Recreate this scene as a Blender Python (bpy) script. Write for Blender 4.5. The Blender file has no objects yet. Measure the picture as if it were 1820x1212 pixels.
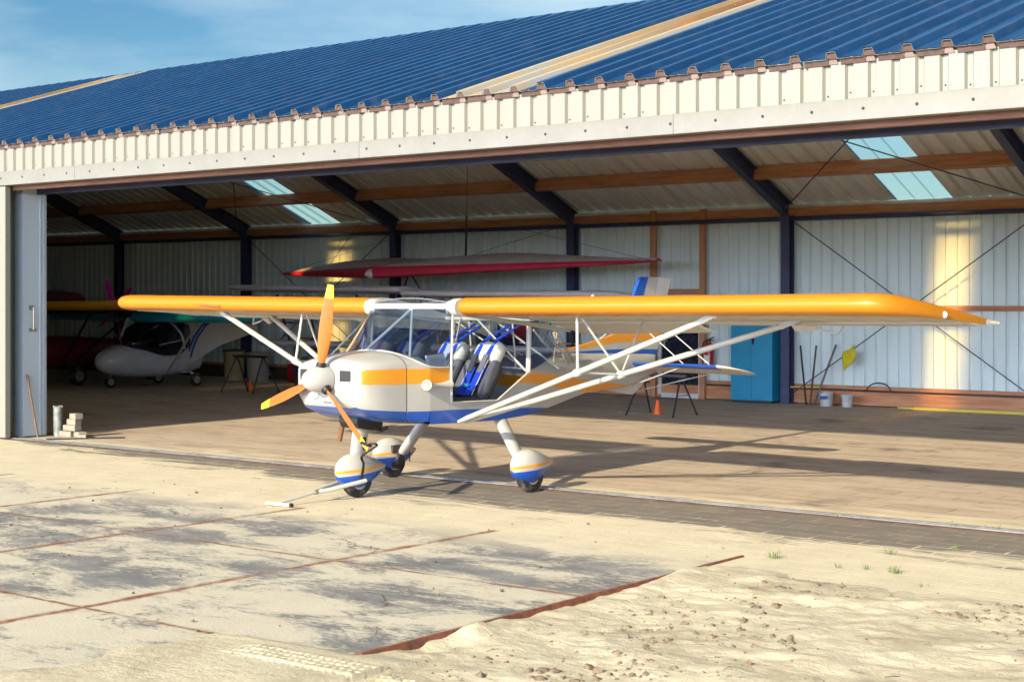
import bpy, math, random
from mathutils import Vector, Matrix, noise
sc = bpy.context.scene
COL = sc.collection
R = math.radians

# ------------------------------------------------------------------ camera, sky, sun, exposure
CAM_H = 1.85
cd = bpy.data.cameras.new('camera'); cam = bpy.data.objects.new('camera', cd); COL.objects.link(cam)
cam.location = (0, 0, CAM_H); cam.rotation_euler = (R(90), 0, math.atan2(2775, 3530))
cd.sensor_width = 36; cd.lens = 36 * 2775 / 1820; cd.shift_y = -75 / 1820
cd.clip_start = .05; cd.clip_end = 2000
sc.camera = cam
SUN_DIR = Vector((-.065, 1, -.43)).normalized()          # the way the light travels
w = bpy.data.worlds.new('World'); sc.world = w; w.use_nodes = True
nt = w.node_tree; nt.nodes.clear()
out = nt.nodes.new('ShaderNodeOutputWorld'); bg = nt.nodes.new('ShaderNodeBackground'); SOUTH_FILL = (86, 97, 126)
sky = nt.nodes.new('ShaderNodeTexSky'); sky.sky_type = 'NISHITA'; sky.sun_disc = False
sky.sun_elevation = math.asin(-SUN_DIR.z); sky.sun_rotation = math.atan2(-SUN_DIR.x, -SUN_DIR.y)
sky.air_density = 1.0; sky.dust_density = .3; sky.ozone_density = 3.0
tc = nt.nodes.new('ShaderNodeTexCoord'); mp = nt.nodes.new('ShaderNodeMapping')
mp.inputs['Scale'].default_value = (1.6, 1.6, 7.0); mp.inputs['Rotation'].default_value = (.12, .16, .4)
cn = nt.nodes.new('ShaderNodeTexNoise'); cn.inputs['Scale'].default_value = 2.1; cn.inputs['Detail'].default_value = 7; cn.inputs['Roughness'].default_value = .55
cr = nt.nodes.new('ShaderNodeValToRGB'); cr.color_ramp.elements[0].position = .36; cr.color_ramp.elements[1].position = .70
cr.color_ramp.elements[0].color = (0, 0, 0, 1); cr.color_ramp.elements[1].color = (.72, .72, .72, 1)
mx = nt.nodes.new('ShaderNodeMix'); mx.data_type = 'RGBA'; mx.inputs[7].default_value = (7.0, 8.8, 9.6, 1)
nt.links.new(tc.outputs['Generated'], mp.inputs[0]); nt.links.new(mp.outputs[0], cn.inputs['Vector'])
nt.links.new(cn.outputs['Fac'], cr.inputs[0]); nt.links.new(cr.outputs[0], mx.inputs[0])
# unseen glow added to the sky behind the viewer, fill light for the hangar
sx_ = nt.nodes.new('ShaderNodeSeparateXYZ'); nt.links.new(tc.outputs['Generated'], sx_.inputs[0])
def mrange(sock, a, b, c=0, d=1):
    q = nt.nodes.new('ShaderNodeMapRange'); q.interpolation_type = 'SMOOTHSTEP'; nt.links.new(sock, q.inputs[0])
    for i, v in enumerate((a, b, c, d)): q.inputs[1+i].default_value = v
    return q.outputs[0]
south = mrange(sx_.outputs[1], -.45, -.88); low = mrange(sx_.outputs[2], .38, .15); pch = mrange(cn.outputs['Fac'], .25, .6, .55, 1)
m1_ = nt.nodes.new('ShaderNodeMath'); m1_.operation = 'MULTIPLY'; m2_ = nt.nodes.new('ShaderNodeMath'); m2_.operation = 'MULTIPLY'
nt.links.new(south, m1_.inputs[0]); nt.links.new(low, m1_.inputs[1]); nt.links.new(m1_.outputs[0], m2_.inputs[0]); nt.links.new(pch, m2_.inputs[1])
mx2 = nt.nodes.new('ShaderNodeMix'); mx2.data_type = 'RGBA'; mx2.inputs[7].default_value = (SOUTH_FILL[0], SOUTH_FILL[1], SOUTH_FILL[2], 1)
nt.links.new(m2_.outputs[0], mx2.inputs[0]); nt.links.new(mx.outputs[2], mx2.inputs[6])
hs = nt.nodes.new('ShaderNodeHueSaturation'); hs.inputs['Saturation'].default_value = 1.28; hs.inputs['Hue'].default_value = .495; hs.inputs['Value'].default_value = 1.0
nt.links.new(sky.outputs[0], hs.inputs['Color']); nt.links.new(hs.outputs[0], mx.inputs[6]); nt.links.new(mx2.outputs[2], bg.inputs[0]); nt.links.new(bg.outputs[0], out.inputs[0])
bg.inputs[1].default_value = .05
ld = bpy.data.lights.new('sun', 'SUN'); ld.energy = 3.9; ld.angle = R(1.0); ld.color = (1, .86, .62)
sun = bpy.data.objects.new('sun', ld); COL.objects.link(sun)
sun.rotation_euler = SUN_DIR.to_track_quat('-Z', 'Y').to_euler(); sun.location = (4, -20, 20)
vs = sc.view_settings; vs.view_transform = 'Standard'; vs.look = 'None'; vs.exposure = 1.12; vs.gamma = 1
sc.render.engine = 'CYCLES'
sc.cycles.use_denoising = True; sc.cycles.diffuse_bounces = 6; sc.cycles.max_bounces = 14; sc.cycles.transparent_max_bounces = 24
sc.cycles.caustics_reflective = False; sc.cycles.caustics_refractive = False; sc.cycles.sample_clamp_indirect = 8

# ------------------------------------------------------------------ materials
MATS = {}
def pm(name, col, rough=.5, metal=0, var=.0, vscale=6, bump=0, bscale=40, spec=.5, coat=0, col2=None, stretch=None, dust=0):
    """Principled paint with a little wear: colour wanders to col2 (or darker) with noise, optional bump and dust."""
    if name in MATS: return MATS[name]
    m = bpy.data.materials.new(name); m.use_nodes = True; n = m.node_tree; b = n.nodes['Principled BSDF']
    b.inputs['Base Color'].default_value = (*col, 1); b.inputs['Roughness'].default_value = rough; b.inputs['Metallic'].default_value = metal
    b.inputs['Specular IOR Level'].default_value = spec; b.inputs['Coat Weight'].default_value = coat; b.inputs['Coat Roughness'].default_value = .08
    t = n.nodes.new('ShaderNodeTexCoord'); mpn = n.nodes.new('ShaderNodeMapping')
    if stretch: mpn.inputs['Scale'].default_value = stretch
    n.links.new(t.outputs['Object'], mpn.inputs[0])
    last = None
    if var or col2:
        no = n.nodes.new('ShaderNodeTexNoise'); no.inputs['Scale'].default_value = vscale; no.inputs['Detail'].default_value = 8; no.inputs['Roughness'].default_value = .62
        n.links.new(mpn.outputs[0], no.inputs['Vector'])
        rp = n.nodes.new('ShaderNodeValToRGB'); rp.color_ramp.elements[0].position = .35; rp.color_ramp.elements[1].position = .68
        c2 = col2 or tuple(c * (1 - var) for c in col)
        rp.color_ramp.elements[0].color = (*c2, 1); rp.color_ramp.elements[1].color = (*col, 1)
        n.links.new(no.outputs['Fac'], rp.inputs[0]); n.links.new(rp.outputs[0], b.inputs['Base Color']); last = rp
        mr = n.nodes.new('ShaderNodeMapRange'); mr.inputs[3].default_value = min(1, rough + .12); mr.inputs[4].default_value = max(.03, rough - .08)
        n.links.new(no.outputs['Fac'], mr.inputs[0]); n.links.new(mr.outputs[0], b.inputs['Roughness'])
    if dust:
        no = n.nodes.new('ShaderNodeTexNoise'); no.inputs['Scale'].default_value = 9; no.inputs['Detail'].default_value = 9; no.inputs['Roughness'].default_value = .7
        n.links.new(mpn.outputs[0], no.inputs['Vector'])
        rp = n.nodes.new('ShaderNodeValToRGB'); rp.color_ramp.elements[0].position = .5; rp.color_ramp.elements[1].position = .75
        rp.color_ramp.elements[0].color = (0, 0, 0, 1); rp.color_ramp.elements[1].color = (dust, dust, dust, 1)
        mi = n.nodes.new('ShaderNodeMix'); mi.data_type = 'RGBA'; mi.inputs[6].default_value = (*col, 1); mi.inputs[7].default_value = (.42, .36, .27, 1)
        n.links.new(no.outputs['Fac'], rp.inputs[0]); n.links.new(rp.outputs[0], mi.inputs[0])
        if last: n.links.new(last.outputs[0], mi.inputs[6])
        n.links.new(mi.outputs[2], b.inputs['Base Color'])
    if bump:
        nb = n.nodes.new('ShaderNodeTexNoise'); nb.inputs['Scale'].default_value = bscale; nb.inputs['Detail'].default_value = 6
        bu = n.nodes.new('ShaderNodeBump'); bu.inputs['Strength'].default_value = bump; bu.inputs['Distance'].default_value = .01
        n.links.new(mpn.outputs[0], nb.inputs['Vector']); n.links.new(nb.outputs['Fac'], bu.inputs['Height']); n.links.new(bu.outputs[0], b.inputs['Normal'])
    MATS[name] = m; return m

def glass_mat(name, tint, gl=.06, mixup=.5, refl=.22):
    m = bpy.data.materials.new(name); m.use_nodes = True; n = m.node_tree; n.nodes.clear()
    o = n.nodes.new('ShaderNodeOutputMaterial'); tr = n.nodes.new('ShaderNodeBsdfTransparent'); tr.inputs[0].default_value = (*tint, 1)
    g = n.nodes.new('ShaderNodeBsdfGlossy'); g.inputs['Roughness'].default_value = gl
    lw = n.nodes.new('ShaderNodeLayerWeight'); lw.inputs[0].default_value = mixup
    ml = n.nodes.new('ShaderNodeMath'); ml.operation = 'MULTIPLY'; ml.inputs[1].default_value = refl
    s = n.nodes.new('ShaderNodeMixShader')
    n.links.new(lw.outputs['Fresnel'], ml.inputs[0]); n.links.new(ml.outputs[0], s.inputs[0])
    n.links.new(tr.outputs[0], s.inputs[1]); n.links.new(g.outputs[0], s.inputs[2]); n.links.new(s.outputs[0], o.inputs[0])
    return m

def skylight_mat(name='weathered_fibreglass', tint=(1, .66, .25), share=.85, glow_fade=True):
    """weathered translucent sheet: part scatters, part lets the sun straight through"""
    m = bpy.data.materials.new(name); m.use_nodes = True; n = m.node_tree; n.nodes.clear()
    o = n.nodes.new('ShaderNodeOutputMaterial')
    tr = n.nodes.new('ShaderNodeBsdfTransparent'); tr.inputs['Color'].default_value = (*tint, 1)
    tl = n.nodes.new('ShaderNodeBsdfTranslucent'); tl.inputs[0].default_value = (.62, .78, .80, 1)
    df = n.nodes.new('ShaderNodeBsdfDiffuse')
    t = n.nodes.new('ShaderNodeTexCoord'); mpn = n.nodes.new('ShaderNodeMapping'); mpn.inputs['Scale'].default_value = (6, .6, .6)
    no = n.nodes.new('ShaderNodeTexNoise'); no.inputs['Scale'].default_value = 2.0; no.inputs['Detail'].default_value = 6
    rp = n.nodes.new('ShaderNodeValToRGB'); rp.color_ramp.elements[0].color = (.58, .55, .50, 1); rp.color_ramp.elements[1].color = (.78, .52, .27, 1)
    rp.color_ramp.elements[0].position = .4; rp.color_ramp.elements[1].position = .62
    n.links.new(t.outputs['Object'], mpn.inputs[0]); n.links.new(mpn.outputs[0], no.inputs['Vector']); n.links.new(no.outputs['Fac'], rp.inputs[0]); n.links.new(rp.outputs[0], df.inputs[0])
    s1 = n.nodes.new('ShaderNodeMixShader'); s1.inputs[0].default_value = .45; s2 = n.nodes.new('ShaderNodeMixShader'); s2.inputs[0].default_value = share
    # soft edge of the wall glow painted into the transparency, clearest down the middle
    if glow_fade:
        sg = n.nodes.new('ShaderNodeSeparateXYZ'); n.links.new(t.outputs['Generated'], sg.inputs[0])
        wv = n.nodes.new('ShaderNodeValToRGB'); wv.color_ramp.interpolation = 'EASE'; e_ = wv.color_ramp.elements; e_[0].position = 0; e_[0].color = (.02,)*3+(1,); e_[1].position = 1; e_[1].color = (.02,)*3+(1,)
        q_ = wv.color_ramp.elements.new(.45); q_.color = (share,)*3+(1,); q_ = wv.color_ramp.elements.new(.55); q_.color = (share,)*3+(1,)
        wy = n.nodes.new('ShaderNodeValToRGB'); wy.color_ramp.interpolation = 'EASE'; e2 = wy.color_ramp.elements; e2[0].position = .05; e2[0].color = (.12,)*3+(1,); e2[1].position = 1; e2[1].color = (.30,)*3+(1,)
        q2 = wy.color_ramp.elements.new(.74); q2.color = (1, 1, 1, 1)
        mm = n.nodes.new('ShaderNodeMath'); mm.operation = 'MULTIPLY'; n.links.new(sg.outputs[0], wv.inputs[0]); n.links.new(sg.outputs[1], wy.inputs[0]); n.links.new(wv.outputs[0], mm.inputs[0]); n.links.new(wy.outputs[0], mm.inputs[1]); n.links.new(mm.outputs[0], s2.inputs[0])
    n.links.new(df.outputs[0], s1.inputs[1]); n.links.new(tl.outputs[0], s1.inputs[2])
    n.links.new(s1.outputs[0], s2.inputs[1]); n.links.new(tr.outputs[0], s2.inputs[2]); n.links.new(s2.outputs[0], o.inputs[0])
    return m

WHITE = pm('white_aircraft_paint', (.46, .45, .41), .3, var=.10, vscale=2.2, coat=.25, dust=.22)
FABRIC = pm('white_sail_cloth', (.60, .58, .53), .6, var=.08, vscale=4, bump=.05, bscale=30)
ORANGE = pm('orange_yellow_cloth', (.52, .188, .004), .42, var=.05, vscale=5, coat=.15)
STRIPE = pm('orange_stripe_paint', (.80, .31, .02), .3, var=.05, vscale=4, coat=.25)
BLUE = pm('blue_aircraft_paint', (.01, .085, .42), .28, var=.1, vscale=4, coat=.3, dust=.08)
WTUBE = pm('white_tube_paint', (.50, .49, .43), .35, var=.06, vscale=8)
ALU = pm('dull_aluminium', (.55, .56, .56), .35, .8, var=.1)
BLACK = pm('black_plastic', (.012, .012, .014), .5, var=.3, vscale=10)
RUBBER = pm('tyre_rubber', (.018, .018, .02), .75, bump=.2, bscale=60, dust=.6)
PROPWOOD = pm('orange_propeller_lacquer', (.52, .15, .012), .3, col2=(.40, .105, .010), vscale=5, stretch=(9, 9, 1.2), coat=.4)
TIP = pm('yellow_tip_paint', (.80, .56, .02), .35, var=.05)
DARKGREY = pm('dark_grey_seat_cloth', (.055, .052, .062), .85, var=.25, bump=.15, bscale=90)
MIDGREY = pm('grey_seat_cloth', (.17, .16, .17), .85, var=.2, bump=.15, bscale=90)
HEADREST = pm('cream_seat_vinyl', (.62, .60, .50), .5, var=.06, bump=.08, bscale=20)
WEB = pm('blue_webbing', (.008, .05, .50), .6, var=.15, bump=.2, bscale=150)
PAPER = pm('white_paper', (.72, .71, .66), .7, var=.04)
INK = pm('pen_ink', (.05, .06, .12), .7)
GLASS = glass_mat('clear_glazing', (.72, .80, .90)); WSGLASS = glass_mat('tinted_windscreen', (.60, .71, .90), .05, .5, .55)
ROOFBLUE = pm('blue_coated_roof_sheet', (.008, .064, .175), .36, var=.22, vscale=1.3, stretch=(3, .5, .5), spec=.3, dust=.12)
LINING = pm('pale_sheet_underside', (.78, .77, .74), .5, var=.16, vscale=1.5, stretch=(4, .6, .6))
CREAM = pm('cream_fascia_sheet', (.235, .232, .192), .42, var=.05, vscale=1.2, stretch=(3, 3, .4), dust=.07)
TRIM = pm('pale_folded_trim', (.205, .202, .176), .4, var=.1, vscale=2, dust=.15)
WALL = pm('pale_green_grey_cladding', (.64, .75, .72), .45, var=.10, vscale=1.1, stretch=(3, 3, .35))
STEEL = pm('dark_blue_steel_paint', (.036, .044, .105), .5, var=.3, vscale=3)
WOOD = pm('reddish_construction_timber', (.55, .265, .125), .7, col2=(.35, .15, .07), vscale=3, stretch=(.5, 6, 6), bump=.15, bscale=30)
WOODV = pm('reddish_post_timber', (.54, .26, .12), .7, col2=(.36, .16, .075), vscale=3, stretch=(6, 6, .5), bump=.15, bscale=30)
FOAM = pm('brown_foam_closure', (.10, .062, .05), .9, var=.3, vscale=20)
SKYL = skylight_mat(); SKYN = skylight_mat('clear_ribbed_sheet', (.85, 1, .98), .72, False)
BOLT = pm('dark_bolt_steel', (.05, .05, .06), .4, .6)
SCREW = pm('pale_screw_cap', (.5, .52, .56), .4, .3)
GALV = pm('galvanised_steel', (.36, .37, .36), .38, .55, var=.25, vscale=5, dust=.3)
SKYBLUE = pm('blue_cabinet_enamel', (.006, .25, .42), .42, var=.18, vscale=3)
RED = pm('red_enamel', (.42, .015, .02), .35, var=.1)
REDSAIL = pm('red_sail_cloth', (.52, .014, .05), .6, var=.2, vscale=4)
GREYSAIL = pm('grey_sail_cloth', (.50, .47, .48), .7, var=.2, vscale=3)
CONE = pm('orange_cone_rubber', (.80, .13, .015), .5, var=.1)
YELLOWPIPE = pm('yellow_pipe_plastic', (.62, .52, .09), .45, var=.1)
YELLOWCLOTH = pm('yellow_cloth', (.60, .50, .01), .8, var=.2, vscale=12, bump=.2)
PLASTIC = pm('white_bucket_plastic', (.5, .5, .48), .4, var=.15, vscale=10)
BLUELABEL = pm('blue_print', (.02, .06, .3), .4)
PAVER = pm('concrete_block', (.33, .29, .23), .9, var=.25, vscale=20, bump=.4, bscale=60)
MAGENTA = pm('magenta_propeller_paint', (.70, .02, .36), .4, var=.1)
TEAL = pm('teal_sail_cloth', (.010, .46, .58), .35, var=.2, vscale=3, coat=.3)
GREYPOD = pm('pale_grey_gelcoat', (.64, .65, .70), .25, var=.05, coat=.5)
DARKRED = pm('dark_red_paint', (.20, .012, .02), .4, var=.2)
NAVY = pm('navy_sail_cloth', (.015, .02, .07), .6, var=.2)
OCHRE = pm('golden_orange_cloth', (.80, .36, .012), .4, var=.06)
DOORDARK = pm('dark_blue_door_panel', (.012, .017, .035), .25, var=.2)
DRYBIN = pm('beige_bin_plastic', (.33, .30, .24), .6, var=.15)
RUST = pm('rusty_angle_steel', (.28, .085, .035), .85, col2=(.12, .045, .03), vscale=14, bump=.5, bscale=40)
CLOD = pm('damp_sand_clod', (.24, .185, .125), .95, var=.35, vscale=12, bump=.6, bscale=50)
PEBBLE = pm('dark_gravel', (.20, .165, .125), .9, var=.5, vscale=8)
GRASS = pm('grass_blade', (.10, .17, .03), .6, var=.3, vscale=30)

# ------------------------------------------------------------------ mesh builder
class MB:
    def __init__(s): s.v = []; s.f = []; s.m = []
    def add(s, vs_, fs, mi=0):
        o = len(s.v); s.v += [tuple(p) for p in vs_]
        for f in fs: s.f.append(tuple(i + o for i in f)); s.m.append(mi)
        return s
    def box(s, lo, hi, mi=0, bev=0):
        (a, b, c), (d, e, f) = lo, hi
        if bev:
            return s.loft([[(a+q, b+q, z) , (d-q, b+q, z), (d-q, e-q, z), (a+q, e-q, z)] for z, q in ((c, bev), (c+bev, 0), (f-bev, 0), (f, bev))], mi)
        return s.add([(a,b,c),(d,b,c),(d,e,c),(a,e,c),(a,b,f),(d,b,f),(d,e,f),(a,e,f)],
              [(0,3,2,1),(4,5,6,7),(0,1,5,4),(1,2,6,5),(2,3,7,6),(3,0,4,7)], mi)
    def bar(s, p0, p1, wd, ht, up=(0,0,1), mi=0):
        p0, p1 = Vector(p0), Vector(p1); d = (p1-p0).normalized(); u = Vector(up)
        if abs(d.dot(u)) > .98: u = Vector((0,1,0))
        x = d.cross(u).normalized()*wd/2; y = x.cross(d).normalized()*ht/2
        q = [p+a*x+b*y for p in (p0,p1) for a,b in ((-1,-1),(1,-1),(1,1),(-1,1))]
        return s.add(q, [(0,3,2,1),(4,5,6,7),(0,1,5,4),(1,2,6,5),(2,3,7,6),(3,0,4,7)], mi)
    def tube(s, pts, r, n=8, mi=0, flat=None, closed=False):
        """round tube along pts; r may be a list; flat=(dir, k): stretched k times along dir (streamline fairing)"""
        pts = [Vector(p) for p in pts]; rs = r if isinstance(r, (list, tuple)) else [r]*len(pts); rings = []
        prevx = None
        for i, p in enumerate(pts):
            d = (pts[min(i+1, len(pts)-1)] - pts[max(i-1, 0)]).normalized()
            if prevx is None:
                a = Vector((0,0,1)) if abs(d.z) < .9 else Vector((0,1,0)); x = d.cross(a).normalized()
            else: x = (prevx - d*prevx.dot(d)).normalized()
            prevx = x; y = d.cross(x)
            ring = []
            for k in range(n):
                t = 2*math.pi*k/n; o = (x*math.cos(t)+y*math.sin(t))*rs[i]
                if flat: fd = Vector(flat[0]); o = o + fd*o.dot(fd)*(flat[1]-1)
                ring.append(p+o)
            rings.append(ring)
        return s.loft(rings, mi)
    def loft(s, rings, mi=0, closed=True, cap=True, mats=None):
        n = len(rings[0]); vs_ = [p for r in rings for p in r]; o = len(s.v); s.v += [tuple(p) for p in vs_]
        K = n if closed else n-1
        for i in range(len(rings)-1):
            for k in range(K):
                a, b = i*n+k, i*n+(k+1)%n
                s.f.append((o+a, o+b, o+b+n, o+a+n)); s.m.append(mats(i, k) if mats else mi)
        if cap and closed:
            s.f.append(tuple(o+k for k in range(n-1, -1, -1))); s.m.append(mats(0, 0) if mats else mi)
            s.f.append(tuple(o+(len(rings)-1)*n+k for k in range(n))); s.m.append(mats(len(rings)-2, 0) if mats else mi)
        return s
    def lathe(s, prof, base, axis=(0,0,1), n=20, mi=0, mats=None):
        """prof = [(r, h)...] revolved round axis from base"""
        ax = Vector(axis).normalized(); a = Vector((1,0,0)) if abs(ax.x) < .9 else Vector((0,1,0))
        x = ax.cross(a).normalized(); y = ax.cross(x); b = Vector(base)
        return s.loft([[b+ax*h+(x*math.cos(2*math.pi*k/n)+y*math.sin(2*math.pi*k/n))*max(r, .0004) for k in range(n)] for r, h in prof], mi, mats=mats)
    def poly(s, pts, d, mi=0):
        """flat outline pts extruded by vector d"""
        d = Vector(d); n = len(pts); p = [Vector(q) for q in pts]
        return s.add(p+[q+d for q in p], [tuple(range(n-1,-1,-1)), tuple(range(n, 2*n))]+[(i,(i+1)%n,(i+1)%n+n,i+n) for i in range(n)], mi)
    def build(s, name, mats, parent=None, smooth=35, world=False):
        me = bpy.data.meshes.new(name); vs_ = s.v
        if world and parent is not None:
            inv = MW[parent.name].inverted(); vs_ = [inv @ Vector(p) for p in s.v]
        me.from_pydata([tuple(p) for p in vs_], [], s.f)
        for m in (mats if isinstance(mats, (list, tuple)) else [mats]): me.materials.append(m)
        me.polygons.foreach_set('material_index', s.m)
        import bmesh
        bm = bmesh.new(); bm.from_mesh(me); bmesh.ops.recalc_face_normals(bm, faces=bm.faces); bm.to_mesh(me); bm.free()
        if smooth:
            me.polygons.foreach_set('use_smooth', [True]*len(me.polygons)); me.set_sharp_from_angle(angle=R(smooth))
        ob = bpy.data.objects.new(name, me); COL.objects.link(ob)
        if parent is not None:
            ob.parent = parent; MW[ob.name] = MW[parent.name].copy()
        else: MW[ob.name] = Matrix.Identity(4)
        return ob
MW = {}
def tag(o, label, cat, group=None):
    o['label'] = label; o['category'] = cat
    if group: o['group'] = group
    return o
def structure(o, label=None): 
    o['kind'] = 'structure'
    if label: o['label'] = label
    return o
def stuff(o, label=None):
    o['kind'] = 'stuff'
    if label: o['label'] = label
    return o
def thing(name, loc, label, cat, rz=0, group=None, rot=None):
    o = bpy.data.objects.new(name, None); COL.objects.link(o); o.location = loc; o.rotation_euler = rot or (0, 0, rz); o.empty_display_size = .2
    MW[o.name] = Matrix.Translation(loc) @ o.rotation_euler.to_matrix().to_4x4()
    return tag(o, label, cat, group)
def copy_tree(o, parent=None):
    c = o.copy(); COL.objects.link(c); c.parent = parent
    MW[c.name] = MW[o.name].copy()
    for ch in list(o.children): copy_tree(ch, c)
    return c
def catmull(ctrl, n):
    """smooth rows through control rows (tuples of floats)"""
    outp = []
    for i in range(len(ctrl)-1):
        p0, p1, p2, p3 = ctrl[max(i-1,0)], ctrl[i], ctrl[i+1], ctrl[min(i+2, len(ctrl)-1)]
        for k in range(n):
            t = k/n; row = []
            for a, b, c, d in zip(p0, p1, p2, p3):
                row.append(.5*((2*b)+(-a+c)*t+(2*a-5*b+4*c-d)*t*t+(-a+3*b-3*c+d)*t**3))
            outp.append(tuple(row))
    outp.append(tuple(ctrl[-1])); return outp
def corr(o, ud, vd, nd, lu, lv, p, h, prof=((0,0),(.60,0),(.69,1),(.91,1)), nv=1, mi=0, mb=None, thick=0):
    """trapezoid-ribbed sheet: ribs run along vd, repeat every p along ud, stand h proud along nd"""
    mb = mb or MB(); o, ud, vd, nd = Vector(o), Vector(ud), Vector(vd), Vector(nd)
    pts = []; k = 0
    while k*p < lu-1e-6:
        for a, b in prof:
            if (k+a)*p <= lu+1e-6: pts.append(((k+a)*p, b*h))
        k += 1
    pts.append((lu, 0))
    rows = [[o+ud*a+nd*b+vd*(lv*j/nv) for a, b in pts] for j in range(nv+1)]
    mb.loft(rows, mi, closed=False); return mb

# ------------------------------------------------------------------ ground
W0, WB, WR = 12.0, 24.96, 18.86                 # hangar front, back wall, ridge (distances along y)
def node_ground(kind):
    m = bpy.data.materials.new(kind); m.use_nodes = True; n = m.node_tree; b = n.nodes['Principled BSDF']; L = n.links.new
    b.inputs['Roughness'].default_value = .92; b.inputs['Specular IOR Level'].default_value = .25
    t = n.nodes.new('ShaderNodeTexCoord'); P = t.outputs['Object']
    def N(scale, detail=8, rough=.6, sc_=None, dist=0):
        x = n.nodes.new('ShaderNodeTexNoise'); x.inputs['Scale'].default_value = scale; x.inputs['Detail'].default_value = detail
        x.inputs['Roughness'].default_value = rough; x.inputs['Distortion'].default_value = dist
        if sc_:
            q = n.nodes.new('ShaderNodeMapping'); q.inputs['Scale'].default_value = sc_; L(P, q.inputs[0]); L(q.outputs[0], x.inputs['Vector'])
        else: L(P, x.inputs['Vector'])
        return x.outputs['Fac']
    def ramp(f, a, b_, c0=(0,0,0), c1=(1,1,1)):
        x = n.nodes.new('ShaderNodeValToRGB'); e = x.color_ramp.elements; e[0].position = a; e[1].position = b_; e[0].color = (*c0,1); e[1].color = (*c1,1); L(f, x.inputs[0]); return x.outputs[0]
    def mix(f, a, b_):
        x = n.nodes.new('ShaderNodeMix'); x.data_type = 'RGBA'
        for i, q in ((0, f), (6, a), (7, b_)):
            if isinstance(q, tuple): x.inputs[i].default_value = (*q, 1)
            elif isinstance(q, float): x.inputs[i].default_value = q
            else: L(q, x.inputs[i])
        return x.outputs[2]
    def math_(op, a, b_=0.0, clamp=False):
        x = n.nodes.new('ShaderNodeMath'); x.operation = op; x.use_clamp = clamp
        for i, q in ((0, a), (1, b_)):
            if isinstance(q, (int, float)): x.inputs[i].default_value = q
            else: L(q, x.inputs[i])
        return x.outputs[0]
    sep = n.nodes.new('ShaderNodeSeparateXYZ'); L(P, sep.inputs[0]); X, Y = sep.outputs[0], sep.outputs[1]
    sand = mix(ramp(N(2.2, 9, .65), .35, .7), (.61, .53, .37), (.71, .63, .455))
    sand = mix(ramp(N(60, 4, .8), .55, .75), sand, (.46, .38, .25))
    height = N(45, 6, .7)
    if kind == 'drifted_sand':
        height = math_('ADD', math_('ADD', math_('MULTIPLY', N(28, 9, .75), 1.2), math_('MULTIPLY', N(160, 5, .8), .5)), math_('MULTIPLY', N(9, 8, .7, (1, 1.8, 1)), 2.2))
        sand = mix(ramp(N(.9, 7, .7), .50, .66), sand, (.44, .365, .25))
        sand = mix(ramp(N(7, 9, .75, (1, 2, 1)), .60, .72), sand, (.33, .27, .18))
        sand = mix(ramp(N(120, 3, .9), .60, .70), sand, (.20, .155, .10))
        sand = mix(ramp(N(22, 9, .85), .62, .72), sand, (.36, .28, .19))
        col = sand; bs = .65
    elif kind == 'sandy_concrete_slabs':
        conc = mix(ramp(N(1.6, 9, .65, (1, 1.6, 1)), .3, .7), (.125, .125, .135), (.30, .285, .265))
        conc = mix(ramp(N(24, 8, .8), .60, .72), conc, (.11, .10, .10))
        drift = N(1.25, 10, .66, (.8, 1.5, 1), .5)
        drift2 = N(13, 9, .75, (.6, 1.9, 1), 1.6)
        big = N(.34, 3, .5)
        f = math_('ADD', math_('ADD', math_('MULTIPLY', drift, .9), math_('MULTIPLY', drift2, .52)), math_('MULTIPLY', big, .50))
        mask = ramp(f, .885, 1.06)
        far = ramp(math_('ADD', math_('MULTIPLY', math_('SUBTRACT', Y, 8.6), .9), math_('MULTIPLY', math_('SUBTRACT', N(1.4, 7), .5), .9)), .25, .95)
        mask = math_('MAXIMUM', mask, far)
        gsand = mix(.40, sand, (.50, .475, .415)); sand = mix(far, gsand, sand)
        col = mix(mask, conc, sand)
        vo = n.nodes.new('ShaderNodeTexVoronoi'); vo.feature = 'DISTANCE_TO_EDGE'; vo.inputs['Scale'].default_value = .55
        vm = n.nodes.new('ShaderNodeVectorMath'); vm.operation = 'ADD'; nv = n.nodes.new('ShaderNodeTexNoise'); nv.inputs['Scale'].default_value = 2.2; nv.inputs['Detail'].default_value = 6; L(P, nv.inputs['Vector']); L(P, vm.inputs[0]); L(nv.outputs['Color'], vm.inputs[1]); L(vm.outputs[0], vo.inputs['Vector'])
        crack = math_('MULTIPLY', ramp(vo.outputs['Distance'], .002, .006, (1,1,1), (0,0,0)), ramp(N(.8, 4), .5, .58))
        col = mix(crack, col, (.07, .06, .055))
        # rusty steel frames of the slabs: a 2.18 m grid, broken where sand lies on it
        def grid(A, off, per):
            q = math_('FRACT', math_('DIVIDE', math_('SUBTRACT', A, off), per)); q = math_('ABSOLUTE', math_('SUBTRACT', q, .5))
            return math_('SUBTRACT', .5, q)     # distance to line, in periods
        gx = grid(math_('ADD', X, math_('MULTIPLY', N(3, 2), .02)), -5.63, 2.18); gy = grid(math_('ADD', Y, math_('MULTIPLY', N(3, 2), .02)), 5.78, 2.14)
        dl = math_('MINIMUM', math_('MULTIPLY', gx, .62), math_('MULTIPLY', gy, 1.15))
        wob = math_('MULTIPLY', math_('SUBTRACT', N(5, 5, .7), .35), .035)
        line = math_('LESS_THAN', dl, wob)
        thin = ramp(math_('SUBTRACT', dl, math_('MULTIPLY', math_('SUBTRACT', N(4, 7, .75), .5), .045)), .002, .017, (1,1,1), (0,0,0))
        rustf = math_('MULTIPLY', thin, ramp(N(1.7, 6, .7), .36, .52))
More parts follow.
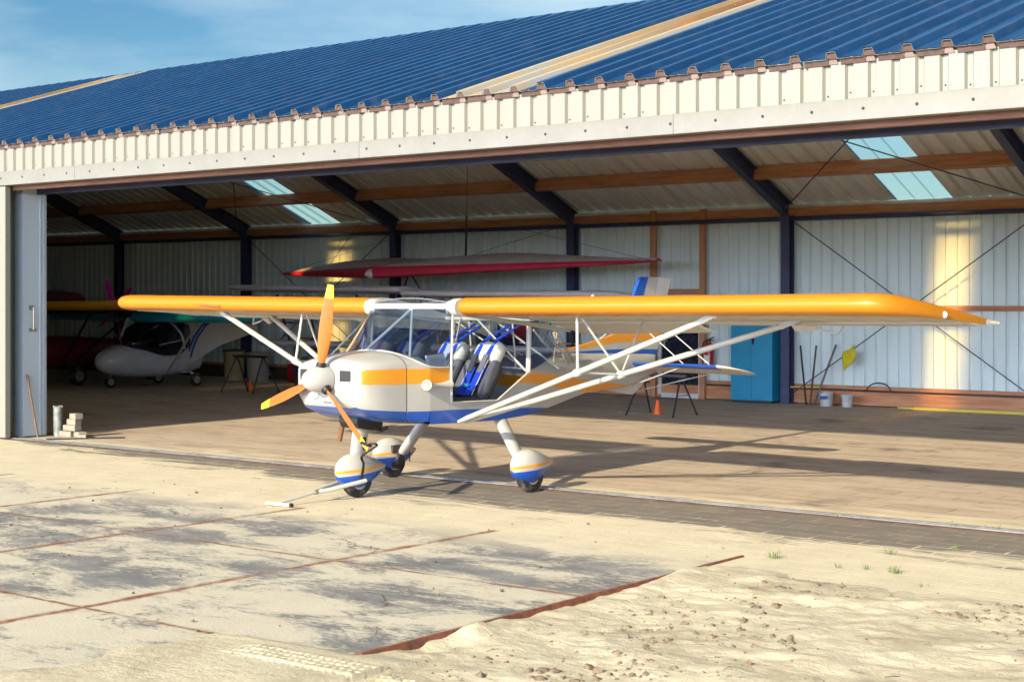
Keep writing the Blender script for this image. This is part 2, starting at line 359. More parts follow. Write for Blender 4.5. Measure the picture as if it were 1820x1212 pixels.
        rustf = math_('MAXIMUM', rustf, math_('MULTIPLY', line, ramp(N(1.1, 5, .6), .5, .6)))
        col = mix(rustf, col, mix(ramp(N(14, 6), .4, .65), (.19, .075, .04), (.36, .16, .085)))
        bs = .45
    elif kind == 'paver_apron':
        br = n.nodes.new('ShaderNodeTexBrick'); br.inputs['Scale'].default_value = 1.0; br.inputs['Brick Width'].default_value = .42; br.inputs['Row Height'].default_value = .21
        br.inputs['Mortar Size'].default_value = .012; br.inputs['Mortar Smooth'].default_value = .4; br.offset = .5
        br.inputs['Color1'].default_value = (.205, .178, .15, 1); br.inputs['Color2'].default_value = (.265, .232, .19, 1); br.inputs['Mortar'].default_value = (.40, .33, .23, 1)
        L(P, br.inputs['Vector'])
        col = mix(ramp(N(3, 9, .7), .3, .7), br.outputs['Color'], (.17, .15, .125))
        # sand blown over it, thicker away from the rail and over every joint
        yy = math_('MULTIPLY', math_('SUBTRACT', 11.05, Y), .62)
        f = math_('ADD', math_('ADD', yy, math_('MULTIPLY', N(1.3, 9, .65, (.5, 1.6, 1), .6), 1.5)), math_('MULTIPLY', br.outputs['Fac'], .22))
        xx = math_('MULTIPLY', math_('MAXIMUM', math_('SUBTRACT', -9.0, X), 0.0), .10)
        f = math_('ADD', f, xx)
        mask = ramp(f, .86, 1.10)
        col = mix(mask, col, sand); bs = .5
        height = math_('SUBTRACT', height, math_('MULTIPLY', br.outputs['Fac'], 1.0))
    elif kind == 'hangar_pavers':
        br = n.nodes.new('ShaderNodeTexBrick'); br.inputs['Scale'].default_value = 1.0; br.inputs['Brick Width'].default_value = .60; br.inputs['Row Height'].default_value = .30
        br.inputs['Mortar Size'].default_value = .010; br.inputs['Mortar Smooth'].default_value = .3
        br.inputs['Color1'].default_value = (.39, .31, .235, 1); br.inputs['Color2'].default_value = (.46, .37, .285, 1); br.inputs['Mortar'].default_value = (.20, .14, .09, 1)
        L(P, br.inputs['Vector'])
        col = mix(ramp(N(1.6, 9, .7, (.45, 1.6, 1), .4), .38, .64), br.outputs['Color'], (.54, .445, .34))
        col = mix(ramp(N(4, 9, .75, (.35, 2.4, 1)), .52, .70), col, (.30, .24, .19))
        dk = ramp(math_('ADD', Y, math_('MULTIPLY', N(.6, 4), 5.0)), 20.5, 24.0)
        sh = n.nodes.new('ShaderNodeMapRange'); sh.inputs[1].default_value = 17.5; sh.inputs[2].default_value = 22.5; sh.inputs[3].default_value = 0; sh.inputs[4].default_value = .0; L(Y, sh.inputs[0])
        # sand trodden in over the threshold
        s_ = math_('MULTIPLY', math_('SUBTRACT', 13.1, Y), .5)
        col = mix(ramp(math_('ADD', s_, math_('MULTIPLY', N(1.5, 8, .65, (.6, 1.5, 1)), 1.2)), .75, 1.15), col, sand)
        # worn dark oil patches deep inside
        col = mix(ramp(N(.8, 6, .6), .60, .72), col, (.17, .14, .115))
        bs = .35; height = math_('SUBTRACT', height, math_('MULTIPLY', br.outputs['Fac'], .8))
    elif kind == 'dry_open_ground':
        col = mix(ramp(N(.05, 8), .4, .6), sand, (.10, .13, .045)); bs = .4
    L(col, b.inputs['Base Color'])
    bu = n.nodes.new('ShaderNodeBump'); bu.inputs['Strength'].default_value = bs; bu.inputs['Distance'].default_value = .012; L(height, bu.inputs['Height']); L(bu.outputs[0], b.inputs['Normal'])
    return m
def sheet(name, x0, x1, y0, y1, z, mat, nx=1, ny=1, fn=None):
    mb = MB(); rows = [[(x0+(x1-x0)*i/nx, y0+(y1-y0)*j/ny, z) for i in range(nx+1)] for j in range(ny+1)]
    if fn: rows = [[(x, y, fn(x, y)) for x, y, _ in r] for r in rows]
    mb.loft(rows, 0, closed=False); o = mb.build(name, mat); return o
structure(sheet('ground', -600, 600, -400, 800, -.14, node_ground('dry_open_ground')))
random.seed(7)
def nz(x, y, s, k=0): return noise.noise(Vector((x*s, y*s, k*7.3)))
def sand_h(x, y):
    h = -.030 + .028*nz(x, y, .55) + .016*nz(x, y*1.7, 1.5, 1) + .012*nz(x, y, 4.5, 2) + .011*nz(x, y, 11, 3)
    r = nz(x, y, 2.2, 5); h += .055*max(0, r-.25)
    ed = max(0, 1-abs(x+5.55)/.22); h += .018*ed+ed*(.105*max(-.12, nz(.3, y, 1.5, 6))+.03*nz(x, y, 5, 7))
    e = min(1, max(0, (x+5.6)/1.4)); h = h*1.0 + .035*e                       # climbs away from the slab edge
    h += .045*min(1, max(0, (y-8.0)/1.0))*(1-e)+.01*min(1, max(0, (y-8.3)/.7)); t = min(1, max(0, (y-9.1)/.5)); h = h*(1-t) + t*(-.026+.030*nz(x, y*1.6, 1.6, 4)+.012*nz(x, y, 6, 3)-.02*max(0, (y-9.4)/.3))  # thins out where the pavers begin
    c = min(1, max(0, (6.15-y)/.35))                                             # sand blown across the near corner of the slabs
    if x < -5.3:
        k = min(1, max(0, (x+7.1)/1.0)); over = .020*k+.008*nz(x, y, 3, 6)-.014*(1-k)
        h = (h if x > -5.64 else -.07)*(1-c)+c*max(over, h if x > -5.64 else -9)
    return h
SAND = node_ground('drifted_sand')
structure(sheet('sand', -7.2, 6.0, 1.5, 9.75, 0, SAND, 400, 260, sand_h))
structure(sheet('concrete_apron', -60, -5.63, -8, 9.74, .000, node_ground('sandy_concrete_slabs')))
structure(sheet('paved_apron', -60, 40, 9.15, 12.10, -.004, node_ground('paver_apron')))
structure(sheet('hangar_floor', -41.4, .8, 12.10, 24.98, .002, node_ground('hangar_pavers')))

# broken steel angle along the open edge of the slabs
mb = MB(); random.seed(3)
y = 5.9
while y < 9.62:
    l = random.uniform(.25, .7); wdt = random.uniform(.002, .014)
    if True:
        n_ = 7; ys = [y + l*i/n_ for i in range(n_+1)]
        rings = []
        for q in ys:
            j = random.uniform(-.006, .006); e = .010+wdt*random.uniform(.6, 1.1)
            rings.append([(-5.66+j, q, .004), (-5.64+j, q, .009), (-5.635+e*.5, q, .008), (-5.625+e, q, -.03), (-5.62+e, q, -.085), (-5.66, q, -.085)])
        mb.loft(rings)
    y += l
structure(mb.build('slab_edge_angle', RUST, smooth=0))

# raised slab-frame splinters lying on the concrete
random.seed(11)
# soil clods and gravel on the sand
def blob(mb, c, r, mi=0, sq=.7):
    n1, n2 = 5, 7; rings = []
    k = random.random()*50
    for i in range(n1+1):
        t = math.pi*i/n1; ring = []
        for j in range(n2):
            a = 2*math.pi*j/n2; d = Vector((math.sin(t)*math.cos(a), math.sin(t)*math.sin(a), math.cos(t)*sq))
            rr = r*(1+.75*noise.noise(d*1.9+Vector((k, 0, 0)))+.45*noise.noise(d*4.5+Vector((0, k, 0)))); ring.append(Vector(c)+d*rr)
        rings.append(ring)
    mb.loft(rings, mi)
mb = MB(); mg = MB()
for i in range(170):
    cx, cy = random.uniform(-5.2, -1.6), random.uniform(5.0, 9.3)
    if nz(cx, cy, .7, 9) < -.12: continue
    for k in range(random.randint(2, 12)):
        x, y = cx+random.gauss(0, .09), cy+random.gauss(0, .07); r = abs(random.gauss(0, .010))+.003
        blob(mb, (x, y, sand_h(x, y)-r*.10), r*random.uniform(.8, 1.5), 0, random.uniform(.5, .9))
for i in range(260):
    x, y = random.uniform(-5.5, -1.0), random.uniform(4.6, 9.5); r = random.uniform(.003, .009); blob(mb, (x, y, sand_h(x, y)+r*.3), r)
stuff(mb.build('soil_clods', CLOD, smooth=60))
for i in range(130):
    x, y = random.uniform(-13, -5.8), random.uniform(4.2, 10.5); r = abs(random.gauss(0, .005))+.003; blob(mg, (x, y, .002+r*.4), r)
stuff(mg.build('gravel', PEBBLE, smooth=60))

# twigs and straw blown over the sand
mt = MB(); random.seed(21)
for i in range(60):
    x, y = random.uniform(-5.4, -1.4), random.uniform(4.8, 9.0); a = random.random()*3.14; l = random.uniform(.02, .09)
    p = [Vector((x+math.cos(a+.5*t)*l*t, y+math.sin(a+.5*t)*l*t, sand_h(x, y)+.006+.008*math.sin(3*t))) for t in (0, .5, 1)]
    mt.tube(p, random.uniform(.0012, .003), 4)
stuff(mt.build('twigs', PEBBLE, smooth=0))
# tyre print pressed into the sand on the slab corner: lugs and pockets in a low bank of sand
mb = MB(); NX, NY = 300, 44; X0, X1, Y0, Y1 = -6.45, -4.55, 5.44, 5.74
rows_ = []
for j in range(NY+1):
    r_ = []
    for i in range(NX+1):
        x, yv = X0+(X1-X0)*i/NX, Y0+(Y1-Y0)*j/NY
        v = (yv-Y0)/(Y1-Y0); u = (x-X0)/(X1-X0); e = min(1, 6*min(v, 1-v)+nz(x, yv, 6, 3)*.6)*min(1, 7*min(u, 1-u)+nz(x, yv, 3, 2)*.7); e = max(0, e)
        lane = v*5.2; ph = .5*(int(lane) % 2)
        q = max(0, math.cos(2*math.pi*(x/.050+ph+.25*nz(x, yv, 2, 8)))-.25)*max(0, math.cos(2*math.pi*(lane-.5))-.2)*1.7
        depth = min(1, q*2.2)*(.6+.5*nz(x, yv, 5, 1))
        r_.append((x, yv+.035*(x+5.5), sand_h(x, yv)-.004+e*(.013+.006*nz(x, yv, 14, 2)-.028*depth)))
    rows_.append(r_)
mb.loft(rows_, closed=False)
stuff(mb.build('tyre_print', SAND, smooth=60), 'ribbed tyre print pressed into pale sand near the slab corner')

# grass tufts
def tuft(x, y, n, h, label, z=0):
    mb = MB()
    for i in range(n):
        a = random.random()*6.28; r = random.random()*.045*h/.06; px, py = x+math.cos(a)*r*1.6, y+math.sin(a)*r
        d = Vector((math.cos(a)*random.uniform(.2, 1), math.sin(a)*random.uniform(.2, 1), 0)); hh = h*random.uniform(.5, 1.1); wv = Vector((-d.y, d.x, 0)).normalized()*.0022
        p0 = Vector((px, py, z)); p1 = p0+d*hh*.25+Vector((0, 0, hh*.7)); p2 = p0+d*hh*.75+Vector((0, 0, hh))
        mb.add([p0-wv, p0+wv, p1+wv*.8, p1-wv*.8, p2], [(0, 1, 2, 3), (3, 2, 4)])
    o = mb.build('grass_tuft', GRASS, smooth=0); tag(o, label, 'grass tuft', 'grass tufts in the sand by the door rail')
def gp(px, py, z=0):
    wv = .618*(px+2620)/(py-531)*(CAM_H-z); return (wv*(1.2721-7265/(px+2620)), wv)
for px, py, n, h, lab in [(1374, 991, 34, .06, 'greenest grass tuft, beside the upper end of the rusty slab edge'), (1490, 1008, 10, .04, 'small sparse grass tuft on sand, left of three close together'),
        (1538, 1011, 12, .04, 'thin middle tuft of three grass tufts on the sand'), (1590, 1018, 26, .05, 'dense grass tuft at the right end of three on the sand'),
        (1580, 985, 16, .05, 'grass tuft growing between dark pavers below the rail'), (1700, 977, 10, .05, 'small grass tuft on the sandy pavers furthest right'),
        (1690, 938, 12, .06, 'upright grass blades sprouting against the door rail, left of two'), (1765, 944, 10, .06, 'upright grass blades sprouting against the door rail, right of two'),
        (125, 801, 20, .05, 'grass tuft in front of the stacked concrete blocks and rail'), (172, 799, 22, .04, 'low spreading grass tuft by the rail left of the nose wheel'),
        (1640, 1042, 18, .06, 'pale dry grass tuft among soil clods on the sand')]:
    x, y = gp(px, py); zz = sand_h(x, y) if (y < 9.6 and x > -5.6) else 0
    tuft(x, y, n, h, lab, zz)

# ------------------------------------------------------------------ hangar
hg = thing('hangar', (-20.3, 18.4, 0), 'long steel hangar with blue ribbed roof, cream fascia and open front', 'hangar')
def HB(mb, name, mat, parent=hg, smooth=30): return mb.build(name, mat, parent, smooth, world=True)
XL, XR = -41.4, .8
ZE, ZR, ZBE = 3.86, 6.08, 3.55                   # front eave, ridge, back eave
BAYS = [-13.25+4.69*k for k in range(-6, 4)]
vf = Vector((0, WR-11.93, ZR-ZE)); lf = vf.length; vf /= lf; nf = Vector((0, -vf.z, vf.y))
vb = Vector((0, 25.1-WR, (ZBE-.05)-ZR)); lb = vb.length; vb /= lb; nb = Vector((0, -vb.z, vb.y))
P_ = .338; RPROF = ((0,0),(.27,0),(.285,.09),(.335,.09),(.35,0),(.62,0),(.68,1),(.90,1),(.96,0))
def bands(xs): # runs of sheet between skylights
    o, a = [], XL
    for s0, s1 in xs: o.append((a, s0)); a = s1
    o.append((a, XR)); return o
skf = [(XL+P_*math.floor((c-XL)/P_), XL+P_*math.floor((c-XL)/P_)+3*P_) for c in (-24.45, -10.2)]
skb = [(XL+P_*math.floor((c-XL)/P_), XL+P_*math.floor((c-XL)/P_)+3*P_) for c in (-25.2, -11.2)]
roof = None
for (sk, v, n_, l, o_) in ((skf, vf, nf, lf, (11.93, ZE)), (skb, vb, nb, lb, None)):
    y0, z0 = o_ if o_ else (WR, ZR)
    m1, m2 = MB(), MB()
    for a, b in bands(sk):
        corr((a, y0, z0), (1,0,0), v, n_, b-a, l, P_, .064, prof=RPROF, mb=m1)
        corr(Vector((a, y0, z0))-n_*.008, (1,0,0), v, n_, b-a, l, P_, .060, prof=RPROF, mb=m2)
    r_ = HB(m1, 'roof', ROOFBLUE); HB(m2, 'roof_lining', LINING, r_)
    for a, b in sk:
        HB(corr((a, y0, z0), (1,0,0), v, n_, b-a, l, P_, .060, prof=RPROF), 'skylight', SKYL if o_ else SKYN, r_)
    if o_:
        roof = r_; ms = MB(); me_ = MB()
        # screw caps on the sheet pans and foam closures under the eave
        k = 0; x = XL
        while x < XR-.3:
            if x > -14:
                for j, d in enumerate((.10, 1.35, 2.6, 3.85, 5.1, 6.3)):
                    q = Vector((x+P_*.80, y0, z0))+v*d+n_*.040; ms.lathe([(.008, 0), (.008, .004), (.003, .007)], q, n_, 6)
            x += P_
        s_ = HB(ms, 'screw_caps', SCREW, r_); s_['kind'] = 'stuff'
        x = XL
        while x < XR-.3:
            a, b = x+P_*.0, x+P_*.60
            me_.box((a+.004, y0+.03, z0-.055), (b+.03, y0+.10, z0-.006))
            me_.poly([(x+P_*.66, y0+.03, z0-.05), (x+P_*.94, y0+.03, z0-.05), (x+P_*.88, y0+.03, z0+.004), (x+P_*.72, y0+.03, z0+.004)], (0, .05, 0), 1); me_.poly([(x+P_*.64, y0+.012, z0-.004), (x+P_*.94, y0+.012, z0-.004), (x+P_*.895, y0+.012, z0+.050), (x+P_*.685, y0+.012, z0+.050)], (0, .05, 0), 0)
            x += P_
        HB(me_, 'eave_closure', [FOAM, pm('pinkish_eave_strip', (.21, .155, .135), .7, var=.2)], r_)
mb = MB(); mb.poly([(XL, WR-.22, ZR-.035), (XL, WR, ZR+.06), (XL, WR+.22, ZR-.04), (XL, WR+.22, ZR-.047), (XL, WR, ZR+.052), (XL, WR-.22, ZR-.042)], (XR-XL, 0, 0)); HB(mb, 'ridge_cap', ROOFBLUE, roof)

# front fascia: ribbed cladding over a bolted folded trim
ZF0, ZF1 = 3.33, 3.50
fas = HB(corr((XL, W0, ZF1-.01), (1,0,0), (0,0,1), (0,-1,0), XR-XL, ZE-ZF1-.02, .207, .030, prof=((0,1),(.62,1),(.70,0),(.92,0))), 'fascia', CREAM)
mb = MB(); x = XL
seams = [-16.35, -11.45, -7.55, -3.3]
edges = [XL]+seams+[XR]
for a, b in zip(edges, edges[1:]):
    mb.loft([[(q, W0-.040, ZF1+.012), (q, W0-.046, ZF1), (q, W0-.046, ZF0+.004), (q, W0-.040, ZF0), (q, W0+.10, ZF0), (q, W0+.10, ZF0+.02), (q, W0-.02, ZF0+.02), (q, W0-.02, ZF1+.012)] for q in (a+.002, b-.002)])
trim = HB(mb, 'fascia_trim', TRIM, fas)
mb = MB(); x = -24.5
while x < XR:
    mb.lathe([(.013, 0), (.013, .006), (.006, .011)], (x, W0-.046, ZF0+.095), (0,-1,0), 8); x += .47
x = -24.5; k = 0; random.seed(2)
while x < XR:
    if random.random() < .6: mb.lathe([(.008, 0), (.008, .004), (.003, .008)], (XL+round((x-XL)/.207)*.207+.207*.81, W0-.0, ZF1+.06+random.uniform(-.012, .012)), (0,-1,0), 6)
    x += .207
b_ = HB(mb, 'bolts', BOLT, fas); b_['kind'] = 'stuff'
# timber and steel just behind the fascia
mb = MB(); mb.box((XL, W0+.11, ZF0-.055), (XR, W0+.19, ZF0+.20)); HB(mb, 'front_beam', pm('weathered_front_timber', (.25, .115, .065), .75, col2=(.16, .07, .04), vscale=3, stretch=(.5, 6, 6), bump=.15))
mb = MB(); mb.box((XL, W0+.52, ZF0-.085), (XR, W0+.60, ZF0-.01)); HB(mb, 'door_track', STEEL)

# back, end walls
wb = HB(corr((XL, WB, .30), (1,0,0), (0,0,1), (0,-1,0), XR-XL, 3.22, .207, .028, prof=((0,1),(.66,1),(.72,0),(.76,0),(.80,.35),(.84,0),(.94,0))), 'back_wall', WALL)
for x, s in ((XL, 1), (XR, -1)):
    mw = corr((x, W0+.3, 0), (0,1,0), (0,0,1), (s,0,0), WB-W0-.3, 3.5, .207, .028)
    mw.poly([(x-s*.03, W0, 3.45), (x-s*.03, WR, ZR-.1), (x-s*.03, WB, 3.45)], (s*.02, 0, 0)); HB(mw, 'end_wall', WALL)
mb = MB(); mb.box((XL, WB-.05, .0), (XR, WB+.02, .30)); HB(mb, 'wall_plinth', pm('damp_plinth_board', (.10, .065, .045), .85, var=.5, vscale=2.5))
mb = MB(); mb.box((XL, WB-.11, .285), (XR, WB-.03, .345)); HB(mb, 'sill_beam', WOOD)
mb = MB(); mb.box((-18.0, WB-.13, .02), (XR, WB-.055, .25)); HB(mb, 'base_board', WOOD)
mb = MB(); mb.box((XL, WB-.12, 3.31), (XR, WB-.035, 3.46)); HB(mb, 'eave_beam', WOOD); mb = MB(); mb.box((XL, WB-.033, 3.42), (XR, WB-.02, 3.53)); HB(mb, 'eave_filler', LINING)
mb = MB(); mb.tube([(XL, WB-.20, 3.26), (XR, WB-.20, 3.26)], .04, 8); HB(mb, 'eave_tie', STEEL)
for a, b, z in ((-13.05, -8.7, 1.69), (-8.5, XR, 1.69), (-22.5, -18.1, 1.69)):
    mb = MB(); mb.box((a, WB-.10, z-.045), (b, WB-.03, z+.045)); HB(mb, 'wall_girt', WOOD)
mb = MB(); mb.box((-16.0, WB-.12, 1.93), (-15.08, WB-.03, 2.03)); HB(mb, 'door_head', WOOD)
def ibeam(mb, p0, p1, wd, dp, up):
    p0, p1, up = Vector(p0), Vector(p1), Vector(up).normalized()
    mb.bar(p0-up*(dp/2-.008), p1-up*(dp/2-.008), wd, .016, up); mb.bar(p0+up*(dp/2-.008), p1+up*(dp/2-.008), wd, .016, up); mb.bar(p0, p1, .012, dp-.034, up)
for x in BAYS:
    mb = MB(); ibeam(mb, (x, WB-.22, 0), (x, WB-.22, 3.32), .17, .19, (0,1,0)); mb.box((x-.13, WB-.36, .004), (x+.13, WB-.08, .02)); HB(mb, 'column', STEEL)
    mb = MB(); d = .165
    ibeam(mb, Vector((x, WB-.12, ZBE+.03))-nb*(d+.02), Vector((x, WR+.06, ZR))-nb*(d+.02), .15, .26, nb); HB(mb, 'rafter', STEEL)
    mb = MB(); ibeam(mb, Vector((x, W0+.12, ZE+.06))-nf*(d+.06), Vector((x, WR-.06, ZR))-nf*(d+.06), .15, .24, nf); HB(mb, 'rafter', STEEL)
for yy in (23.6, 21.4, 19.45):
    t = (yy-WR)/(25.1-WR); z = ZR+(ZBE-.05-ZR)*t
    mb = MB(); edges = [XL]+BAYS[1:-1]+[XR]
    for a, b in zip(edges, edges[1:]): mb.bar(Vector((a+.025, yy, z))-nb*.135, Vector((b-.025, yy, z))-nb*.135, .09, .225, nb)
    HB(mb, 'purlin', WOOD)
for yy in (13.9, 16.2, 18.3):
    t = (yy-11.93)/(WR-11.93); z = ZE+(ZR-ZE)*t
    mb = MB(); mb.bar(Vector((XL, yy, z))-nf*.09, Vector((XR, yy, z))-nf*.09, .06, .13, nf); HB(mb, 'purlin', WOOD)
for x, z1 in ((-16.10, 3.50), (-15.02, 3.50)):
    mb = MB(); mb.box((x-.055, WB-.20, .0), (x+.055, WB-.13, z1)); HB(mb, 'timber_post', WOODV)
# wind bracing
def rod(p0, p1, r=.010, m=STEEL): HB(MB().tube([p0, p1], r, 6), 'bracing_rod', m)
rod((-13.15, WB-.30, 3.25), (-8.65, WB-.30, .15)); rod((-8.65, WB-.32, 3.25), (-13.15, WB-.32, .15))
rod((-27.2, WB-.30, 3.25), (-22.7, WB-.30, .15)); rod((-22.7, WB-.32, 3.25), (-27.2, WB-.32, .15))
for a, b in ((-13.2, -8.6), (-27.3, -22.65)):
    def rp(x, yy): return Vector((x, yy, ZR+(ZBE-.05-ZR)*(yy-WR)/(25.1-WR)))-nb*.36
    rod(rp(a, 24.6), rp(b, 20.2), .011); rod(rp(b, 24.6), rp(a, 20.2), .011)
# personnel door in the back wall
dr = HB(MB().box((-15.93, WB-.125, .10), (-15.13, WB-.085, 1.90)), 'back_door', DOORDARK)
mb = MB()
for lo, hi in (((-16.01, WB-.15, .07), (-15.935, WB-.08, 1.93)), ((-15.125, WB-.15, .07), (-15.05, WB-.08, 1.93)), ((-15.935, WB-.15, .0), (-15.125, WB-.08, .09)), ((-15.935, WB-.15, 1.905), (-15.125, WB-.08, 1.93))): mb.box(lo, hi)
HB(mb, 'door_frame', pm('white_door_frame', (.55, .55, .53), .4, var=.08), dr)
mb = MB(); mb.box((-15.90, WB-.135, .95), (-15.86, WB-.1255, 1.14)); mb.tube([(-15.88, WB-.135, 1.06), (-15.88, WB-.18, 1.06), (-15.78, WB-.18, 1.06)], .009, 8); HB(mb, 'handle', ALU, dr)
# sliding doors parked at the left end of the opening
mw = corr((XL, W0+.02, .05), (1,0,0), (0,0,1), (0,-1,0), -18.02-XL, 3.27, .207, .03)
mw.box((-18.02, W0-.015, .03), (-17.87, W0+.06, 3.325)); mw.box((XL, W0+.025, .03), (-18.02, W0+.06, 3.325))
HB(mw, 'sliding_door', CREAM)
mb = MB(); mb.box((-18.125, W0+.30, .02), (-17.93, W0+.66, 3.24)); mb.box((-18.11, W0+.31, 3.24), (-17.945, W0+.65, 3.46))
for yy in (W0+.55, W0+.60): mb.box((-17.93, yy, .02), (-17.915, yy+.02, 3.24))
d2 = HB(mb, 'sliding_door', pm('sky_tinted_door_edge', (.44, .52, .58), .4, var=.08, vscale=1, stretch=(1, 1, .3)))  # blue of the reflected sky is painted into the white door edge
mb = MB(); mb.tube([(-17.93, W0+.42, 1.73), (-17.87, W0+.42, 1.73), (-17.87, W0+.42, 1.44), (-17.93, W0+.42, 1.44)], .011, 8); mb.box((-17.93, W0+.385, 1.70), (-17.922, W0+.455, 1.76)); mb.box((-17.93, W0+.385, 1.41), (-17.922, W0+.50, 1.455)); HB(mb, 'handle', GALV, d2)
mw = corr((XL, W0+.47, .05), (1,0,0), (0,0,1), (0,-1,0), -18.13-XL, 3.3, .207, .03); HB(mw, 'sliding_door', WALL)
# rails of the doors
mb = MB()
for yy in (12.10, 12.20):
    x = -24.0
    while x < XR:
        if not (yy > 12.15 and -11.5 < x < -10.9): mb.box((x, yy, -.01), (min(x+3.0, XR)-.006, yy+.026, .020+.004*random.random()), bev=.004)
        x += 3.0
tag(mb.build('door_rail', pm('worn_rail_steel', (.24, .24, .23), .5, .3, var=.45, vscale=4, dust=.5)), 'worn steel double rail in the ground along the hangar opening', 'door rail')
mb = MB(); mb.box((-24, 12.05, -.02), (XR, 12.09, .010)); tag(mb.build('rail_edging', pm('dark_rusty_strip', (.10, .055, .035), .8, var=.5)), 'rusty steel edge strip bordering the door rail outside', 'rail edging')
# ------------------------------------------------------------------ the orange-winged aircraft
ac = thing('light_aircraft', (-10.10, 11.47, 0), 'white light aircraft with orange wings, blue belly and three blade orange propeller, parked in front', 'aircraft', R(-3.5))
def sect(y, hw, hb, rb, zb, z1, z2, z3, zt, amax=90, n=6):
    """half ring from bottom centre up the +x side: flat belly, corner, stripe levels, rounded top"""
    ax_ = lambda z: hb+(hw-hb)*math.sqrt(max(0, 1-(1-min(1, (z-zb)/rb))**2))
    zm = zb+.5*min(z1-zb, rb)
    pts = [(0, zb), (hb, zb), (ax_(zm), zm), (ax_(z1), z1), (hw, max(zb+rb, z1+.004)), (hw, max(zb+rb+.002, z2)), (hw, max(zb+rb+.004, z3))]
    b = pts[-1][1]
    for k in range(1, n+1):
        a = R(amax)*k/n; pts.append((hw*math.cos(a)**.85 if a < R(89.9) else 0, b+(zt-b)*math.sin(a)**.9))
    return [Vector((x, y, z)) for x, z in pts]
def full(h): return h + [Vector((-p.x, p.y, p.z)) for p in reversed(h[1:-1])]
SM = [BLUE, WHITE, STRIPE]
NH = 13                                          # points of a half ring
def smat(k, front=False):
    j = k if k < NH-1 else 2*(NH-1)-1-k
    if j <= 2: return 0
    if j == 5 and not front: return 2
    return 1
# cowling
ctrl = [  # y, hw, hb, rb, zb, z1, z2, z3, ztop
 (-1.285, .36, .24, .08, .95, .953, 1.085, 1.18, 1.225), (-1.265, .405, .27, .10, .89, .894, 1.08, 1.195, 1.262), (-1.20, .452, .30, .11, .83, .852, 1.075, 1.205, 1.30),
 (-1.06, .485, .33, .10, .765, .838, 1.07, 1.207, 1.332), (-.90, .498, .37, .09, .72, .824, 1.065, 1.206, 1.352), (-.75, .505, .40, .075, .70, .812, 1.062, 1.205, 1.362)]
rows = catmull(ctrl, 4)
mb = MB(); rings = [full(sect(*r)) for r in rows]
mb.loft(rings, mats=lambda i, k: 1 if rows[i][0] < -1.24 and smat(k) == 0 or i == 0 else smat(k, rows[i][0] < -1.245))
cowl = mb.build('cowling', SM, ac, 50)
for x in (-.272, .272):
    mb = MB(); mb.loft([[(x+a*1.0*s, -1.287+d, 1.150+b*s) for a, b in ((-.075, -.035), (-.04, -.055), (.06, -.055), (.085, -.02), (.085, .03), (.06, .05), (-.04, .05), (-.075, .03))] for s, d in ((1.25, .06), (1.18, .0), (1.0, -.006), (.96, .02))]); mb.build('intake_rim', WHITE, cowl)
# side radiator grille, +x side and -x side
for s in (1, -1):
    mb = MB(); fr = MB()
    p = [Vector((s*q[0], q[1], q[2])) for q in ((.195, -1.286, 1.093), (.352, -1.282, 1.093), (.352, -1.282, 1.205), (.195, -1.286, 1.205))]
    nrm = Vector((0, -1, 0)); mb.poly([a+nrm*.004 for a in p], nrm*.006)
    g = mb.build('grille', BLACK, cowl)
    for a, b in zip(p, p[1:]+p[:1]): fr.tube([a+nrm*.006, b+nrm*.006], .008, 6)
    fr.build('grille_frame', WHITE, g)
    sl = MB()
    for i in range(6):
        z = 1.087+i*.0155; sl.tube([p[0].lerp(p[1], .08)*1.0+nrm*.012+Vector((0, 0, z-1.075)), p[0].lerp(p[1], .92)+nrm*.012+Vector((0, 0, z-1.075))], .0025, 5)
    sl.build('grille_bars', pm('grille_grey', (.09, .09, .095), .5), g)
# landing light under the spinner, belly radiator, exhaust
mb = MB(); mb.box((-.06, -1.27, .875), (.09, -1.18, .985), bev=.012); li = mb.build('landing_light', WHITE, cowl)
mb = MB(); mb.box((-.045, -1.276, .893), (.075, -1.2715, .968)); mb.build('lens', glass_mat('lamp_glass', (.75, .8, .85)), li)
mb = MB(); mb.loft([[(-.11, y, z0), (.13, y, z0), (.15, y, z1), (-.13, y, z1)] for y, z0, z1 in ((-1.02, .70, .79), (-.99, .655, .78), (-.82, .625, .74), (-.70, .64, .72))]); rad = mb.build('radiator_scoop', BLACK, ac, 30)
mb = MB()
mb.tube([(.10, -.76, .64), (.11, -.69, .615), (.15, -.64, .64)], .018, 8); mb.build('hose', BLACK, rad)
mb = MB(); mb.tube([(-.13, -.95, .70), (-.13, -.98, .60), (-.13, -1.0, .52)], .024, 10); mb.build('exhaust_pipe', pm('hot_rust_pipe', (.20, .09, .04), .7, .4, var=.4), ac)
# panel seam where the cowling meets the fuselage
mb = MB(); h1 = full([p*1.0 for p in sect(-.752, .508, .402, .075, .697, .812, 1.062, 1.205, 1.3655)]); h2 = full(sect(-.744, .508, .402, .075, .697, .812, 1.062, 1.205, 1.3655)); mb.loft([h1, h2], cap=False); mb.build('seam', pm('seam_shadow_rubber', (.10, .10, .10), .8), ac)
# chin scoop beside the landing light
mb = MB(); rr = []
for i in range(7):
    t = i/6; k = math.sin(math.pi*min(1, .25+t*.75)); rr.append([(-.16+.10*k*math.cos(a), -1.30+.30*t, .965-.05*t+.05*k*math.sin(a)) for a in [2*math.pi*j/14 for j in range(14)]])
mb.loft(rr); mb.build('chin_scoop', WHITE, cowl, 60)
